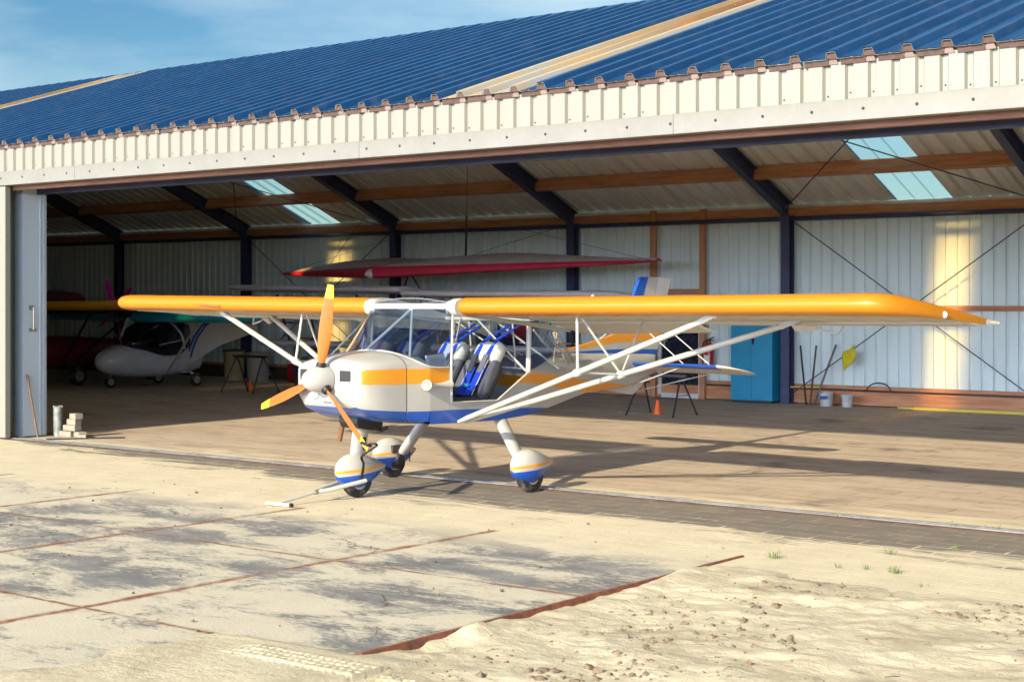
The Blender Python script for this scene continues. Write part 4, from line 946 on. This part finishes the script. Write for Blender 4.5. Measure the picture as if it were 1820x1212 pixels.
HB(MB().tube([hd+Vector((.13, .015, -.008)), hd+Vector((.155, .017, -.008))], .019, 10), 'grip_end', BLACK, tb, 50)

# handwritten card in the cockpit
cp = thing('paper_card', (0, 0, 0), 'white handwritten paper card propped inside the right cockpit window', 'paper card')
Mx = MW[ac.name]; 
ca = [Vector(p) for p in ((.535, -.50, 1.20), (.535, -.23, 1.195), (.52, -.27, 1.335), (.52, -.52, 1.32))]
cp.location = Mx @ ((ca[0]+ca[1])/2); MW[cp.name] = Matrix.Translation(cp.location)
HB(MB().poly([Mx @ p for p in ca], Mx.to_3x3() @ Vector((.002, 0, 0))), 'sheet', PAPER, cp, 0)
mb = MB(); random.seed(4); U, V = ca[1]-ca[0], ca[3]-ca[0]
for i in range(5):
    v = .80-i*.15; u = .12+random.random()*.05
    while u < .80:
        l = random.uniform(.06, .18); pts = [Mx @ (ca[0]+U*(u+l*j/6)+V*(v+.03*math.sin(j*2.4+i)-.02*(u))+Vector((.004, 0, 0))) for j in range(7)]
        mb.tube(pts, .0016, 4); u += l+.05
HB(mb, 'handwriting', INK, cp, 0)
# ------------------------------------------------------------------ hangar contents along the back wall
cb = thing('steel_cabinet', (-13.82, 24.50, 0), 'tall blue steel cabinet standing against the back wall beside a column', 'cabinet')
MB().box((-.42, -.02, .04), (.42, .36, 1.86), bev=.008).build('body', SKYBLUE, cb)
mb = MB(); mb.box((-.40, -.02, 0), (.40, .34, .04)); mb.build('plinth', BLACK, cb)
for a, b in ((-.415, -.002), (.002, .415)):
    MB().box((a, -.034, .07), (b, -.021, 1.83), bev=.004).build('door', SKYBLUE, cb)
mb = MB(); mb.lathe([(.026, 0), (.026, .012), (.012, .03)], (.035, -.034, 1.12), (0, -1, 0), 12); mb.box((.02, -.05, 1.04), (.05, -.034, 1.10)); mb.build('lock', BLACK, cb)
fe = thing('fire_extinguisher', (-14.86, 24.76, .52), 'red fire extinguisher hung on the timber post by the door', 'fire extinguisher')
MB().lathe([(.0, 0), (.07, 0), (.082, .02), (.082, .44), (.065, .50), (.03, .53), (.028, .56)], (0, 0, 0), n=20).build('cylinder', RED, fe, 40)
MB().box((-.06, -.086, .15), (.06, -.080, .30)).build('label', PAPER, fe)
mb = MB(); mb.tube([(-.02, 0, .56), (.02, 0, .60), (.10, 0, .63)], .010, 6); mb.tube([(-.02, 0, .57), (.09, 0, .57)], .009, 6); mb.box((-.03, -.02, .54), (.03, .02, .59)); mb.build('valve', BLACK, fe)
MB().tube(catmull([(0, -.02, .57), (-.10, -.04, .52), (-.11, -.05, .30), (-.10, -.05, .06)], 5), .011, 6).build('hose', BLACK, fe)
def stick(name, a, b, r, mat, lab, cat, grp=None):
    a, b = Vector(a), Vector(b); o = MB().tube([a, a.lerp(b, .5), b], r, 8).build(name, mat, None, 50); return tag(o, lab, cat, grp)
stick('leaning_pole', (-12.78, 24.55, .01), (-13.05, 24.85, 1.02), .017, BOLT, 'dark pole leaning leftmost of the three poles beside the column', 'pole', 'poles leaning by the column')
stick('leaning_pole', (-12.72, 24.58, .01), (-12.74, 24.85, 1.03), .017, pm('brown_pole', (.10, .06, .045), .7), 'upright brown pole in the middle of three poles by the column', 'pole', 'poles leaning by the column')
stick('leaning_pole', (-12.62, 24.52, .01), (-12.36, 24.85, 1.05), .019, pm('grey_pole', (.14, .11, .10), .6), 'pole tilted right, rightmost of three poles beside the column', 'pole', 'poles leaning by the column')
stick('yellow_rod', (-13.12, 24.62, .30), (-12.55, 24.70, .31), .014, YELLOWPIPE, 'short yellow rod lying level across the foot of the poles', 'rod')
stick('yellow_pipe', (-10.75, 24.45, .03), (-6.6, 24.55, .03), .030, YELLOWPIPE, 'long pale yellow plastic pipe lying on the floor along the wall', 'pipe')
stick('yellow_pipe', (-11.05, 24.48, .03), (-10.70, 24.44, .03), .018, YELLOWPIPE, 'thin short yellow pipe end poking from the long yellow pipe', 'pipe')
def bucket(x, y, r, h, lab, label=True):
    t = thing('bucket', (x, y, 0), lab, 'bucket', 0, 'white buckets by the wall')
    MB().lathe([(.0, .004), (r*.82, .0), (r*.84, .01), (r*.98, h*.88), (r*1.06, h*.88), (r*1.06, h*.94), (r, h), (r*.95, h), (r*.80, .02), (0, .02)], (0, 0, 0), n=24).build('body', PLASTIC, t, 40)
    MB().tube(catmull([(-r, 0, h*.92), (-r*.75, -r*.8, h*.62), (0, -r*1.08, h*.48), (r*.75, -r*.8, h*.62), (r, 0, h*.92)], 4), .004, 6).build('handle', GALV, t)
    if label:
        mb = MB(); mb.loft([[(math.sin(a)*r*(.855+.125*z/h)+0, -math.cos(a)*r*(.862+.14*z/h)-.002, z) for a in (-.7, -.35, 0, .35, .7)] for z in (h*.52, h*.76)], closed=False); mb.build('label', BLUELABEL, t)
bucket(-12.37, 24.50, .125, .24, 'white plastic bucket with a blue label near the wall')
bucket(-11.98, 24.50, .105, .21, 'smaller plain white bucket, right of the labelled one', False)
mb = MB(); pts = [(-11.72, 24.60, .27)]+[(-11.50+.22*math.cos(a), 24.72, .27+.15*math.sin(a)) for a in [R(q) for q in range(170, -1, -17)]]; tag(MB().tube(pts, .012, 6).build('cable_loop', BLACK), 'dark cable bent in an arch against the wall sill', 'cable')
# yellow cloth on the bracing rod
mb = MB(); rr = []
for i in range(9):
    u = i/8; rr.append([(-12.13+u*.22+.03*v, 24.63-.012*math.sin(u*9+v*3)-.012, .90-.2*0+u*.16-v*.30*(1-.25*u)+.015*math.sin(7*u)) for v in [k/6 for k in range(7)]])
o = MB().loft(rr, closed=False).build('cloth', YELLOWCLOTH, None, 60); md = o.modifiers.new('thickness', 'SOLIDIFY'); md.thickness = .006; tag(o, 'yellow cloth hung over the diagonal bracing rod', 'cloth')
# trestles and cones
def trestle(x, y, wd, h, lab, rz=0, dp=.36):
    t = thing('trestle', (x, y, 0), lab, 'trestle', rz, 'black steel trestles')
    MB().box((-wd/2, -.03, h-.05), (wd/2, .03, h), bev=.006).build('top_bar', BOLT, t)
    for s in (-1, 1):
        for q in (-1, 1): MB().tube([(s*(wd/2-.10), q*.015, h-.04), (s*(wd/2-.02), q*dp, .0)], .016, 8).build('leg', BOLT, t)
        MB().tube([(s*(wd/2-.065), -dp*.5, h*.5), (s*(wd/2-.065), dp*.5, h*.5)], .010, 6).build('brace', GALV, t)
    return t
trestle(-23.02, 20.95, .95, .74, 'black trestle on the hangar floor left of the propeller')
trestle(-13.45, 20.95, .92, .66, 'black trestle standing under the tail of the front aircraft')
def cone(x, y, h, lab):
    t = thing('traffic_cone', (x, y, 0), lab, 'traffic cone', 0, 'small orange cones')
    MB().lathe([(h*.30, .012), (h*.09, h*.97), (h*.05, h), (0, h)], (0, 0, 0), n=20).build('cone', CONE, t, 40)
    MB().box((-h*.36, -h*.36, 0), (h*.36, h*.36, .014), bev=.004).build('base', CONE, t)
cone(-13.62, 21.1, .235, 'small orange cone between the trestle legs under the tail'); cone(-23.5, 21.4, .22, 'small orange cone beside the left black trestle')
tag(MB().box((-14.35, 21.05, .003), (-13.85, 21.35, .008)).build('floor_board', pm('pale_board', (.35, .33, .30), .8)), 'thin pale board lying flat on the floor near the orange cone', 'board')
# bollard, blocks and rods by the left door
bo = thing('pipe_bollard', (-17.80, 12.75, 0), 'short galvanised steel pipe post with ragged top beside the sliding door', 'bollard')
MB().lathe([(.060, 0), (.060, .40), (.052, .40), (.052, .30), (.0, .30)], (0, 0, 0), n=20).build('pipe', pm('weathered_galvanised_pipe', (.33, .37, .36), .6, .3, var=.6, vscale=14, bump=.3), bo, 40)
mb = MB(); random.seed(8)
for i in range(16): a = random.random()*6.28; blob(mb, (.058*math.cos(a), .058*math.sin(a), .40+random.uniform(-.01, .008)), random.uniform(.008, .017))
mb.build('cement_crust', PAVER, bo, 60)
for i, (x, y, z, a, sx_, lab) in enumerate([(-17.62, 12.78, .0, .1, .22, 'concrete block at the bottom left of the small block stack'), (-17.38, 12.80, .0, -.3, .20, 'concrete block lying at the bottom right of the small stack'),
        (-17.53, 12.78, .085, .05, .24, 'long concrete block on the second layer of the stack'), (-17.50, 12.79, .165, .12, .16, 'short concrete block on the third layer of the stack'), (-17.47, 12.80, .24, -.1, .15, 'topmost concrete block of the small stack by the bollard'), (-17.20, 12.72, .0, .5, .11, 'broken chip of concrete lying right of the stacked blocks')]):
    h = .055 if i == 5 else .078
    mb = MB(); mb.box((-sx_/2, -.055, 0), (sx_/2, .055, h), bev=.008); o = mb.build('concrete_block', PAVER, None); o.location = (x, y, z+.002); o.rotation_euler = (0, 0, a); tag(o, lab, 'concrete block', 'concrete blocks stacked by the door')
stick('leaning_rod', (-17.78, 12.42, .01), (-17.905, 12.34, .84), .014, pm('rusty_rod', (.22, .12, .08), .7, var=.4), 'thin rusty rod leaning against the sliding door edge', 'rod')
stick('ground_rod', gp(82, 782)+(.012,), gp(222, 779)+(.012,), .010, BOLT, 'thin dark rod lying on the ground in front of the blocks', 'rod')

# ------------------------------------------------------------------ the other aircraft inside
def lofty(name, rows, mat, parent, n=20, e=.8, world=False):
    """closed body from (y, half width, bottom, top[, x])"""
    rr = []
    for r in catmull(rows, 3):
        y, hw, zb, zt = r[:4]; x = r[4] if len(r) > 4 else 0; hw = max(hw, .004)
        f = lambda a: math.copysign(abs(a)**e, a)
        rr.append([(x+hw*f(math.cos(2*math.pi*k/n)), y, (zb+zt)/2+(zt-zb)/2*f(math.sin(2*math.pi*k/n))) for k in range(n)])
    return MB().loft(rr).build(name, mat, parent, 60)
def simple_wing(name, s0, s1, y0, y1, z0, z1, th, m1, m2, parent, dih=.01, tip=.3):
    rr = []; L = abs(s1-s0); sg = 1 if s1 > s0 else -1
    for d, k, lo in ((0, 1, 0), (L-tip, 1, 0), (L-tip*.45, .75, .12), (L-tip*.1, .4, .4), (L, .2, .7)):
        ley = y0+(y1-y0)*lo*.6; lz = z0+(z1-z0)*lo*.6
        rr.append([(s0+sg*d, ley+(y1-ley)*t, lz+(z1-lz)*t+z*th/.11*k+dih*d) for t, z in AT])
    return MB().loft(rr, mats=ORW).build(name, [m1, m2], parent, 45)
pd = thing('microlight_aircraft', (-26.45, 21.3, 0), 'pale grey bubble-cabin microlight with teal wing and pink propeller, in the shadow', 'aircraft', R(-6), 'aircraft parked inside the hangar')
lofty('cabin_pod', [(-1.34, .02, .50, .56), (-1.28, .16, .40, .68), (-1.1, .29, .30, .80), (-.8, .40, .235, .915), (-.4, .45, .21, .92), (0, .46, .20, .80), (.45, .43, .22, .86), (.8, .34, .26, 1.12), (1.15, .20, .34, 1.25)], GREYPOD, pd)
DG = glass_mat('dark_canopy', (.25, .27, .33), .05)
lofty('canopy', [(-.86, .10, .80, .90), (-.70, .34, .72, 1.08), (-.35, .44, .56, 1.34), (.05, .47, .42, 1.46), (.45, .44, .44, 1.46), (.72, .36, .62, 1.42)], DG, pd)
for s in (1, -1):
    MB().tube(catmull([(s*.44, .52, .78), (s*.455, .42, 1.10), (s*.40, .10, 1.40), (s*.25, -.30, 1.44)], 5), .022, 8).build('canopy_frame', GREYPOD, pd)
    MB().tube([(s*.26, -.72, .96), (s*.40, -.10, 1.30)], .016, 8).build('canopy_frame', ALU, pd)
    MB().tube([(s*.46, -.12, .88), (s*.46, .44, .98)], .012, 6).build('canopy_frame', GREYPOD, pd)
    MB().loft([[(s*.20, .60, .40), (s*.36, .60, .42), (s*.30, .60, 1.40), (s*.12, .60, 1.46)], [(s*.10, 1.6, .82), (s*.22, 1.6, .84), (s*.20, 1.6, 1.36), (s*.08, 1.6, 1.40)], [(s*.02, 2.7, 1.10), (s*.06, 2.7, 1.11), (s*.05, 2.7, 1.26), (s*.02, 2.7, 1.27)]]).build('tail_fabric', FABRIC, pd, 30)
    mb = MB()
    for o_ in (0, .09):
        P3 = [(s*.372-s*.0, .62+o_, .60), (s*.362, .70+o_, .80), (s*.335, .82+o_, 1.02), (s*.305, 1.05+o_, 1.27), (s*.285, 1.18+o_, 1.34)]
        ribbon(mb, P3, .045, .003, (0, 1, 0))
    mb.build('blue_stripe', BLUE, pd)
    simple_wing('wing', s*.12, s*4.1, -.62, .80, 1.50, 1.34, .19, TEAL, GREYSAIL, pd)
    MB().tube([(s*.42, .10, .30), (s*2.0, -.10, 1.52)], .018, 8, flat=((0, 1, 0), 1.5)).build('lift_strut', WTUBE, pd)
    MB().tube(catmull([(s*.30, .55, .28), (s*.52, .60, .30), (s*.66, .62, .20), (s*.70, .62, .14)], 4), .022, 8, flat=((0, 1, 0), 1.7)).build('gear_leg', GREYPOD, pd)
    wheel('wheel', (s*.72, .62, .145), .145, .085, pd)
MB().tube([(0, -.98, .32), (0, -1.0, .14)], .018, 8).build('nose_leg', ALU, pd); wheel('nose_wheel', (0, -1.0, .125), .125, .08, pd)
MB().tube([(-.05, -.78, .92), (-.02, -.55, 1.50)], .030, 8).build('engine_mount', WTUBE, pd)
MB().box((-.20, -.80, 1.46), (.20, -.35, 1.74), bev=.04).build('engine', BLACK, pd)
def aprop(parent, c, angs, r, mat, wd=.055):
    h = MB().lathe([(.06, 0), (.06, .05), (.03, .09), (0, .10)], c, (0, -1, 0), 16).build('propeller_hub', BLACK, parent, 50)
    for a in angs:
        a = R(a); rd = Vector((math.cos(a), 0, math.sin(a))); tg = Vector((-rd.z, 0, rd.x)); fw = Vector((0, -1, 0)); rr = []
        for q, c_, tw in ((.06, .4, 45), (.2, .8, 36), (.45, 1, 28), (.75, .8, 22), (1, .45, 18)):
            b = R(tw); cv = tg*math.cos(b)+fw*math.sin(b); nd = fw*math.cos(b)-tg*math.sin(b); o = Vector(c)+fw*.03+rd*(r*q)
            rr.append([o+cv*(wd*c_*math.cos(t))+nd*(.008*math.sin(t)) for t in [2*math.pi*k/10 for k in range(10)]])
        MB().loft(rr).build('propeller_blade', mat, h, 60)
aprop(pd, (0, -.84, 1.61), (122, 38, 208, 287), .74, MAGENTA, .07)
MB().lathe([(.018, 0), (.016, .02), (.0, .028)], (0, -1.335, .53), (0, -1, 0), 10).build('nose_lamp', pm('red_lamp_lens', (.6, .04, .02), .3), pd)

tr = thing('parked_aircraft', (-28.65, 20.6, 0), 'dark red microlight with golden-orange wing, half hidden behind the left door', 'aircraft', 0, 'aircraft parked inside the hangar')
lofty('fuselage', [(-1.0, .05, .60, .80), (-.8, .26, .45, .98), (-.3, .38, .38, 1.05), (.4, .38, .40, 1.02), (1.2, .24, .55, .98), (2.6, .06, .75, .92)], DARKRED, tr)
for s in (1, -1):
    simple_wing('wing', s*.1, s*4.0, -1.15, .25, 1.70, 1.52, .115, OCHRE, NAVY, tr)
    MB().tube([(s*.38, -.2, .50), (s*2.3, -.9, 1.62)], .022, 8).build('lift_strut', BOLT, tr); MB().tube([(s*.38, .1, .50), (s*2.3, .0, 1.50)], .020, 8).build('lift_strut', BOLT, tr)
    MB().tube([(s*.3, -.1, .48), (s*.72, -.1, .22)], .03, 8).build('gear_leg', BOLT, tr); wheel('wheel', (s*.74, -.1, .20), .20, .12, tr)
    MB().tube([(s*.3, -.6, 1.0), (s*.2, -.5, 1.62)], .02, 8).build('cabane_strut', BOLT, tr)
    mb = MB(); mb.lathe([(.10, 0), (.105, .06), (.10, .30), (.06, .42), (.0, .46)], (s*3.72, -1.06, 1.715), (s*1, .10, .0), 16); mb.build('wing_tip', BLUE, tr, 50)
MB().box((-.25, -.95, .62), (.25, -.55, 1.0), bev=.04).build('engine', BLACK, tr)
lofty('engine_cowl', [(-1.05, .12, .66, .90), (-.9, .20, .60, .96), (-.7, .24, .56, 1.0)], BLACK, tr)
wheel('tail_wheel', (0, 2.4, .12), .12, .07, tr); MB().tube([(0, 2.4, .80), (0, 2.4, .12)], .02, 6).build('tail_leg', BOLT, tr)
sb = lofty('sail_bundle', [(20.2, .25, 1.74, 1.80), (20.3, .75, 1.72, 1.94), (20.55, .95, 1.70, 2.02), (20.8, .80, 1.68, 1.95), (20.95, .3, 1.66, 1.80)], pm('dark_red_folded_sail', (.12, .012, .02), .8, var=.4, vscale=5, bump=.3, bscale=8), None)
sb.location = (-28.1, -.55, 0); sb.rotation_euler = (0, 0, 0); tag(sb, 'dark red folded sail lying on top of the golden-orange wing', 'folded sail')

bp = thing('biplane', (-18.75, 21.35, 0), 'grey winged biplane with dark navy fuselage behind the front aircraft', 'biplane', 0, 'aircraft parked inside the hangar')
lofty('fuselage', [(-1.5, .22, .70, 1.15), (-1.0, .36, .58, 1.30), (-.2, .40, .52, 1.36), (.6, .38, .58, 1.30), (1.6, .22, .72, 1.18), (3.0, .05, .88, 1.05)], NAVY, bp)
lofty('nose_cowl', [(-1.72, .12, .85, 1.05), (-1.62, .25, .72, 1.14), (-1.5, .30, .68, 1.17)], DARKRED, bp)
for s in (1, -1):
    simple_wing('wing', s*.02, s*4.75, -.75, .45, 1.985 + (.03 if s < 0 else -.035), 1.90 + (.03 if s < 0 else -.035), .07, GREYSAIL, GREYSAIL, bp, dih=.012 if s < 0 else -.006)
    simple_wing('lower_wing', s*.3, s*4.4, -.35, .75, .98, .90, .07, GREYSAIL, NAVY, bp, dih=.004)
    for x in (1.3, 3.4):
        MB().tube([(s*x, -.5, 1.93), (s*x, -.15, .98)], .022, 8).build('wing_strut', BOLT, bp); MB().tube([(s*x, .35, 1.85), (s*x, .55, .92)], .022, 8).build('wing_strut', BOLT, bp)
        MB().tube([(s*x, -.5, 1.93), (s*(x-1.0), .3, 1.0)], .008, 6).build('flying_wire', BOLT, bp)
    MB().tube([(s*.25, -.5, 1.25), (s*.3, -.5, 1.95)], .02, 8).build('cabane_strut', BOLT, bp)
    MB().tube([(s*.25, -.6, .62), (s*.75, -.65, .24)], .028, 8).build('gear_leg', BOLT, bp); wheel('wheel', (s*.80, -.65, .22), .22, .12, bp)
MB().poly([(-.02, 2.3, 1.02), (-.02, 3.1, .95), (-.02, 3.2, 1.55), (-.02, 2.85, 1.72), (-.02, 2.6, 1.5)], (.04, 0, 0)).build('fin', RED, bp)
MB().loft([[(-1.2, 2.6, .98), (1.2, 2.6, .98), (1.3, 3.1, .97), (-1.3, 3.1, .97)], [(-1.2, 2.6, 1.01), (1.2, 2.6, 1.01), (1.3, 3.1, .985), (-1.3, 3.1, .985)]]).build('tailplane', GREYSAIL, bp)
wheel('tail_wheel', (0, 2.8, .09), .09, .06, bp); MB().tube([(0, 2.8, .92), (0, 2.8, .09)], .018, 6).build('tail_leg', BOLT, bp)
MB().box((-.20, -.22, 1.33), (.20, -.18, 1.52)).build('windscreen', GLASS, bp)

# red-edged flex wing hung below the roof
hw_ = thing('hanging_wing', (-20.35, 22.4, 2.3), 'red-edged grey flexible wing hung level below the roof beams', 'wing')
nose = Vector((-20.35, 21.5, 2.33)); tl = Vector((-25.6, 24.2, 2.40)); trr = Vector((-14.85, 22.9, 2.50)); keel = Vector((-20.1, 24.2, 2.62))
for tip, nm in ((tl, 'a'), (trr, 'b')):
    rr = []; d = (tip-nose); bk = Vector((0, 1, 0))
    N_ = 14
    for i in range(N_+1):
        t = i/N_; p = nose+d*(.012+.988*t); th = .115*(1-t)**.7*(1.0)+.018; inner = keel.lerp(tip+Vector((0, .25, .0)), t)
        ring = [p+Vector((0, .06, th*.9)), p+Vector((0, 0, th*.5)), p+Vector((0, -.015, 0)), p+Vector((0, .0, -th*.55)), p+Vector((0, .07, -th*.75))]
        bil = .30*math.sin(math.pi*min(1, t*1.05))*(1-t)+.05
        lowr = [p.lerp(inner, f)+Vector((0, 0, -th*.6*(1-f)+bil*math.sin(math.pi*f)*.35)) for f in (.3, .65, 1)]
        upr = [p.lerp(inner, f)+Vector((0, 0, th*.8*(1-f)+.02+bil*math.sin(math.pi*f)*.75)) for f in (1, .65, .3)]
        rr.append(ring+lowr+upr)
    HB(MB().loft(rr, mats=lambda i, k: 0 if k <= 3 else 1), 'sail', [REDSAIL, GREYSAIL], hw_, 50)
HB(MB().lathe([(.03, -.10), (.09, -.02), (.10, .06), (.05, .16)], nose+Vector((0, .03, -.02)), (.1, 1, .08), 14), 'nose_cap', FABRIC, hw_, 50)
HB(MB().tube([nose+Vector((0, -.05, -.06)), keel], .025, 8), 'keel_tube', BOLT, hw_)
for dx in (-.75, .85): HB(MB().tube([nose+Vector((.05, 1.1, .05)), nose+Vector((dx, 1.35, -1.25))], .016, 8), 'control_tube', BOLT, hw_)
HB(MB().tube([nose+Vector((-.75, 1.35, -1.25)), nose+Vector((.85, 1.35, -1.25))], .016, 8), 'control_bar', BOLT, hw_)
pk = Vector((-19.0, 22.75, 2.52))
for a, b in ((pk, Vector((-18.98, 22.75, 3.42))), (Vector((-18.98, 22.75, 3.42)), Vector((-18.95, 22.75, 4.42))), (Vector((-20.0, 23.6, 2.6)), Vector((-17.95, 24.6, 3.3))), (Vector((-23.4, 23.4, 2.44)), Vector((-22.7, 23.9, 3.6)))):
    HB(MB().tube([a, b], .022 if a is pk else .005, 6), 'hanger', BOLT, hw_)
for tip in (tl, trr): HB(MB().tube([tip, pk+Vector((0, 0, .9))], .004, 5), 'rigging_wire', BOLT, hw_)

# clutter behind the parked aircraft
for i, (x, y, a, m_, lab) in enumerate([(-30.4, 23.6, .2, pm('green_fuel_can', (.05, .10, .05), .5, var=.2), 'dark green fuel can beside the back wall at the far left'), (-25.3, 24.35, -.2, RED, 'red fuel can standing against the back wall by the blue drum')]):
    t = thing('fuel_can', (x, y, 0), lab, 'fuel can', a); MB().box((-.17, -.08, 0), (.17, .08, .40), bev=.02).build('body', m_, t); MB().tube([(-.10, 0, .40), (-.09, 0, .45), (.06, 0, .45), (.07, 0, .40)], .012, 6).build('handle', BLACK, t); MB().lathe([(.03, 0), (.03, .03), (0, .035)], (.12, 0, .40), n=10).build('cap', BLACK, t)
# bins and a draped cover behind the left trestle
def tub_(x, y, r, h, mat, lab, name='bin', cat='bin'):
    t = thing(name, (x, y, 0), lab, cat); MB().lathe([(0, 0), (r*.9, 0), (r, h*.95), (r*1.05, h*.95), (r*1.05, h), (r*.95, h), (r*.85, .04), (0, .04)], (0, 0, 0), n=24).build('body', mat, t, 40)
    MB().lathe([(r*1.08, 0), (r*1.08, .03), (r*.5, .05), (0, .055)], (0, 0, h), n=24).build('lid', BLACK if mat is not DRYBIN else mat, t, 40)
tub_(-26.0, 23.9, .26, .62, DRYBIN, 'beige lidded bin nearest the left trestle at the back wall'); tub_(-26.9, 24.0, .24, .66, pm('straw_bin_plastic', (.36, .29, .13), .6, var=.1), 'straw-coloured lidded bin behind the pale grey microlight')
tub_(-24.75, 24.2, .30, .95, pm('blue_drum_plastic', (.01, .06, .17), .4, var=.15), 'tall blue plastic drum behind the left trestle', 'drum', 'drum')
mb = MB(); rr = []
for i in range(13):
    t = i/12; a = math.pi*t; rr.append([(-23.55+.42*math.cos(a)*(1-.45*f)+.04*math.sin(9*a), 23.2+.35*math.sin(a)*-1*(1-.45*f), .0+.60*f*(1+.06*math.sin(5*a))) for f in (0, .3, .6, .85, 1)])
rr2 = MB().loft(rr, closed=False); rr2.loft([[(-23.55+.42*math.cos(a)*.55+.04*math.sin(9*a), 23.2-.35*math.sin(a)*.55, .60*(1+.06*math.sin(5*a))), (-23.55, 23.35, .62)] for a in [math.pi*i/12 for i in range(13)]], closed=False)
o = rr2.build('engine_cover', pm('silver_grey_cover', (.26, .25, .25), .6, var=.3, bump=.4, bscale=9), None, 60); md = o.modifiers.new('thickness', 'SOLIDIFY'); md.thickness = .008; tag(o, 'grey draped cover standing on the floor behind the left trestle', 'cover')
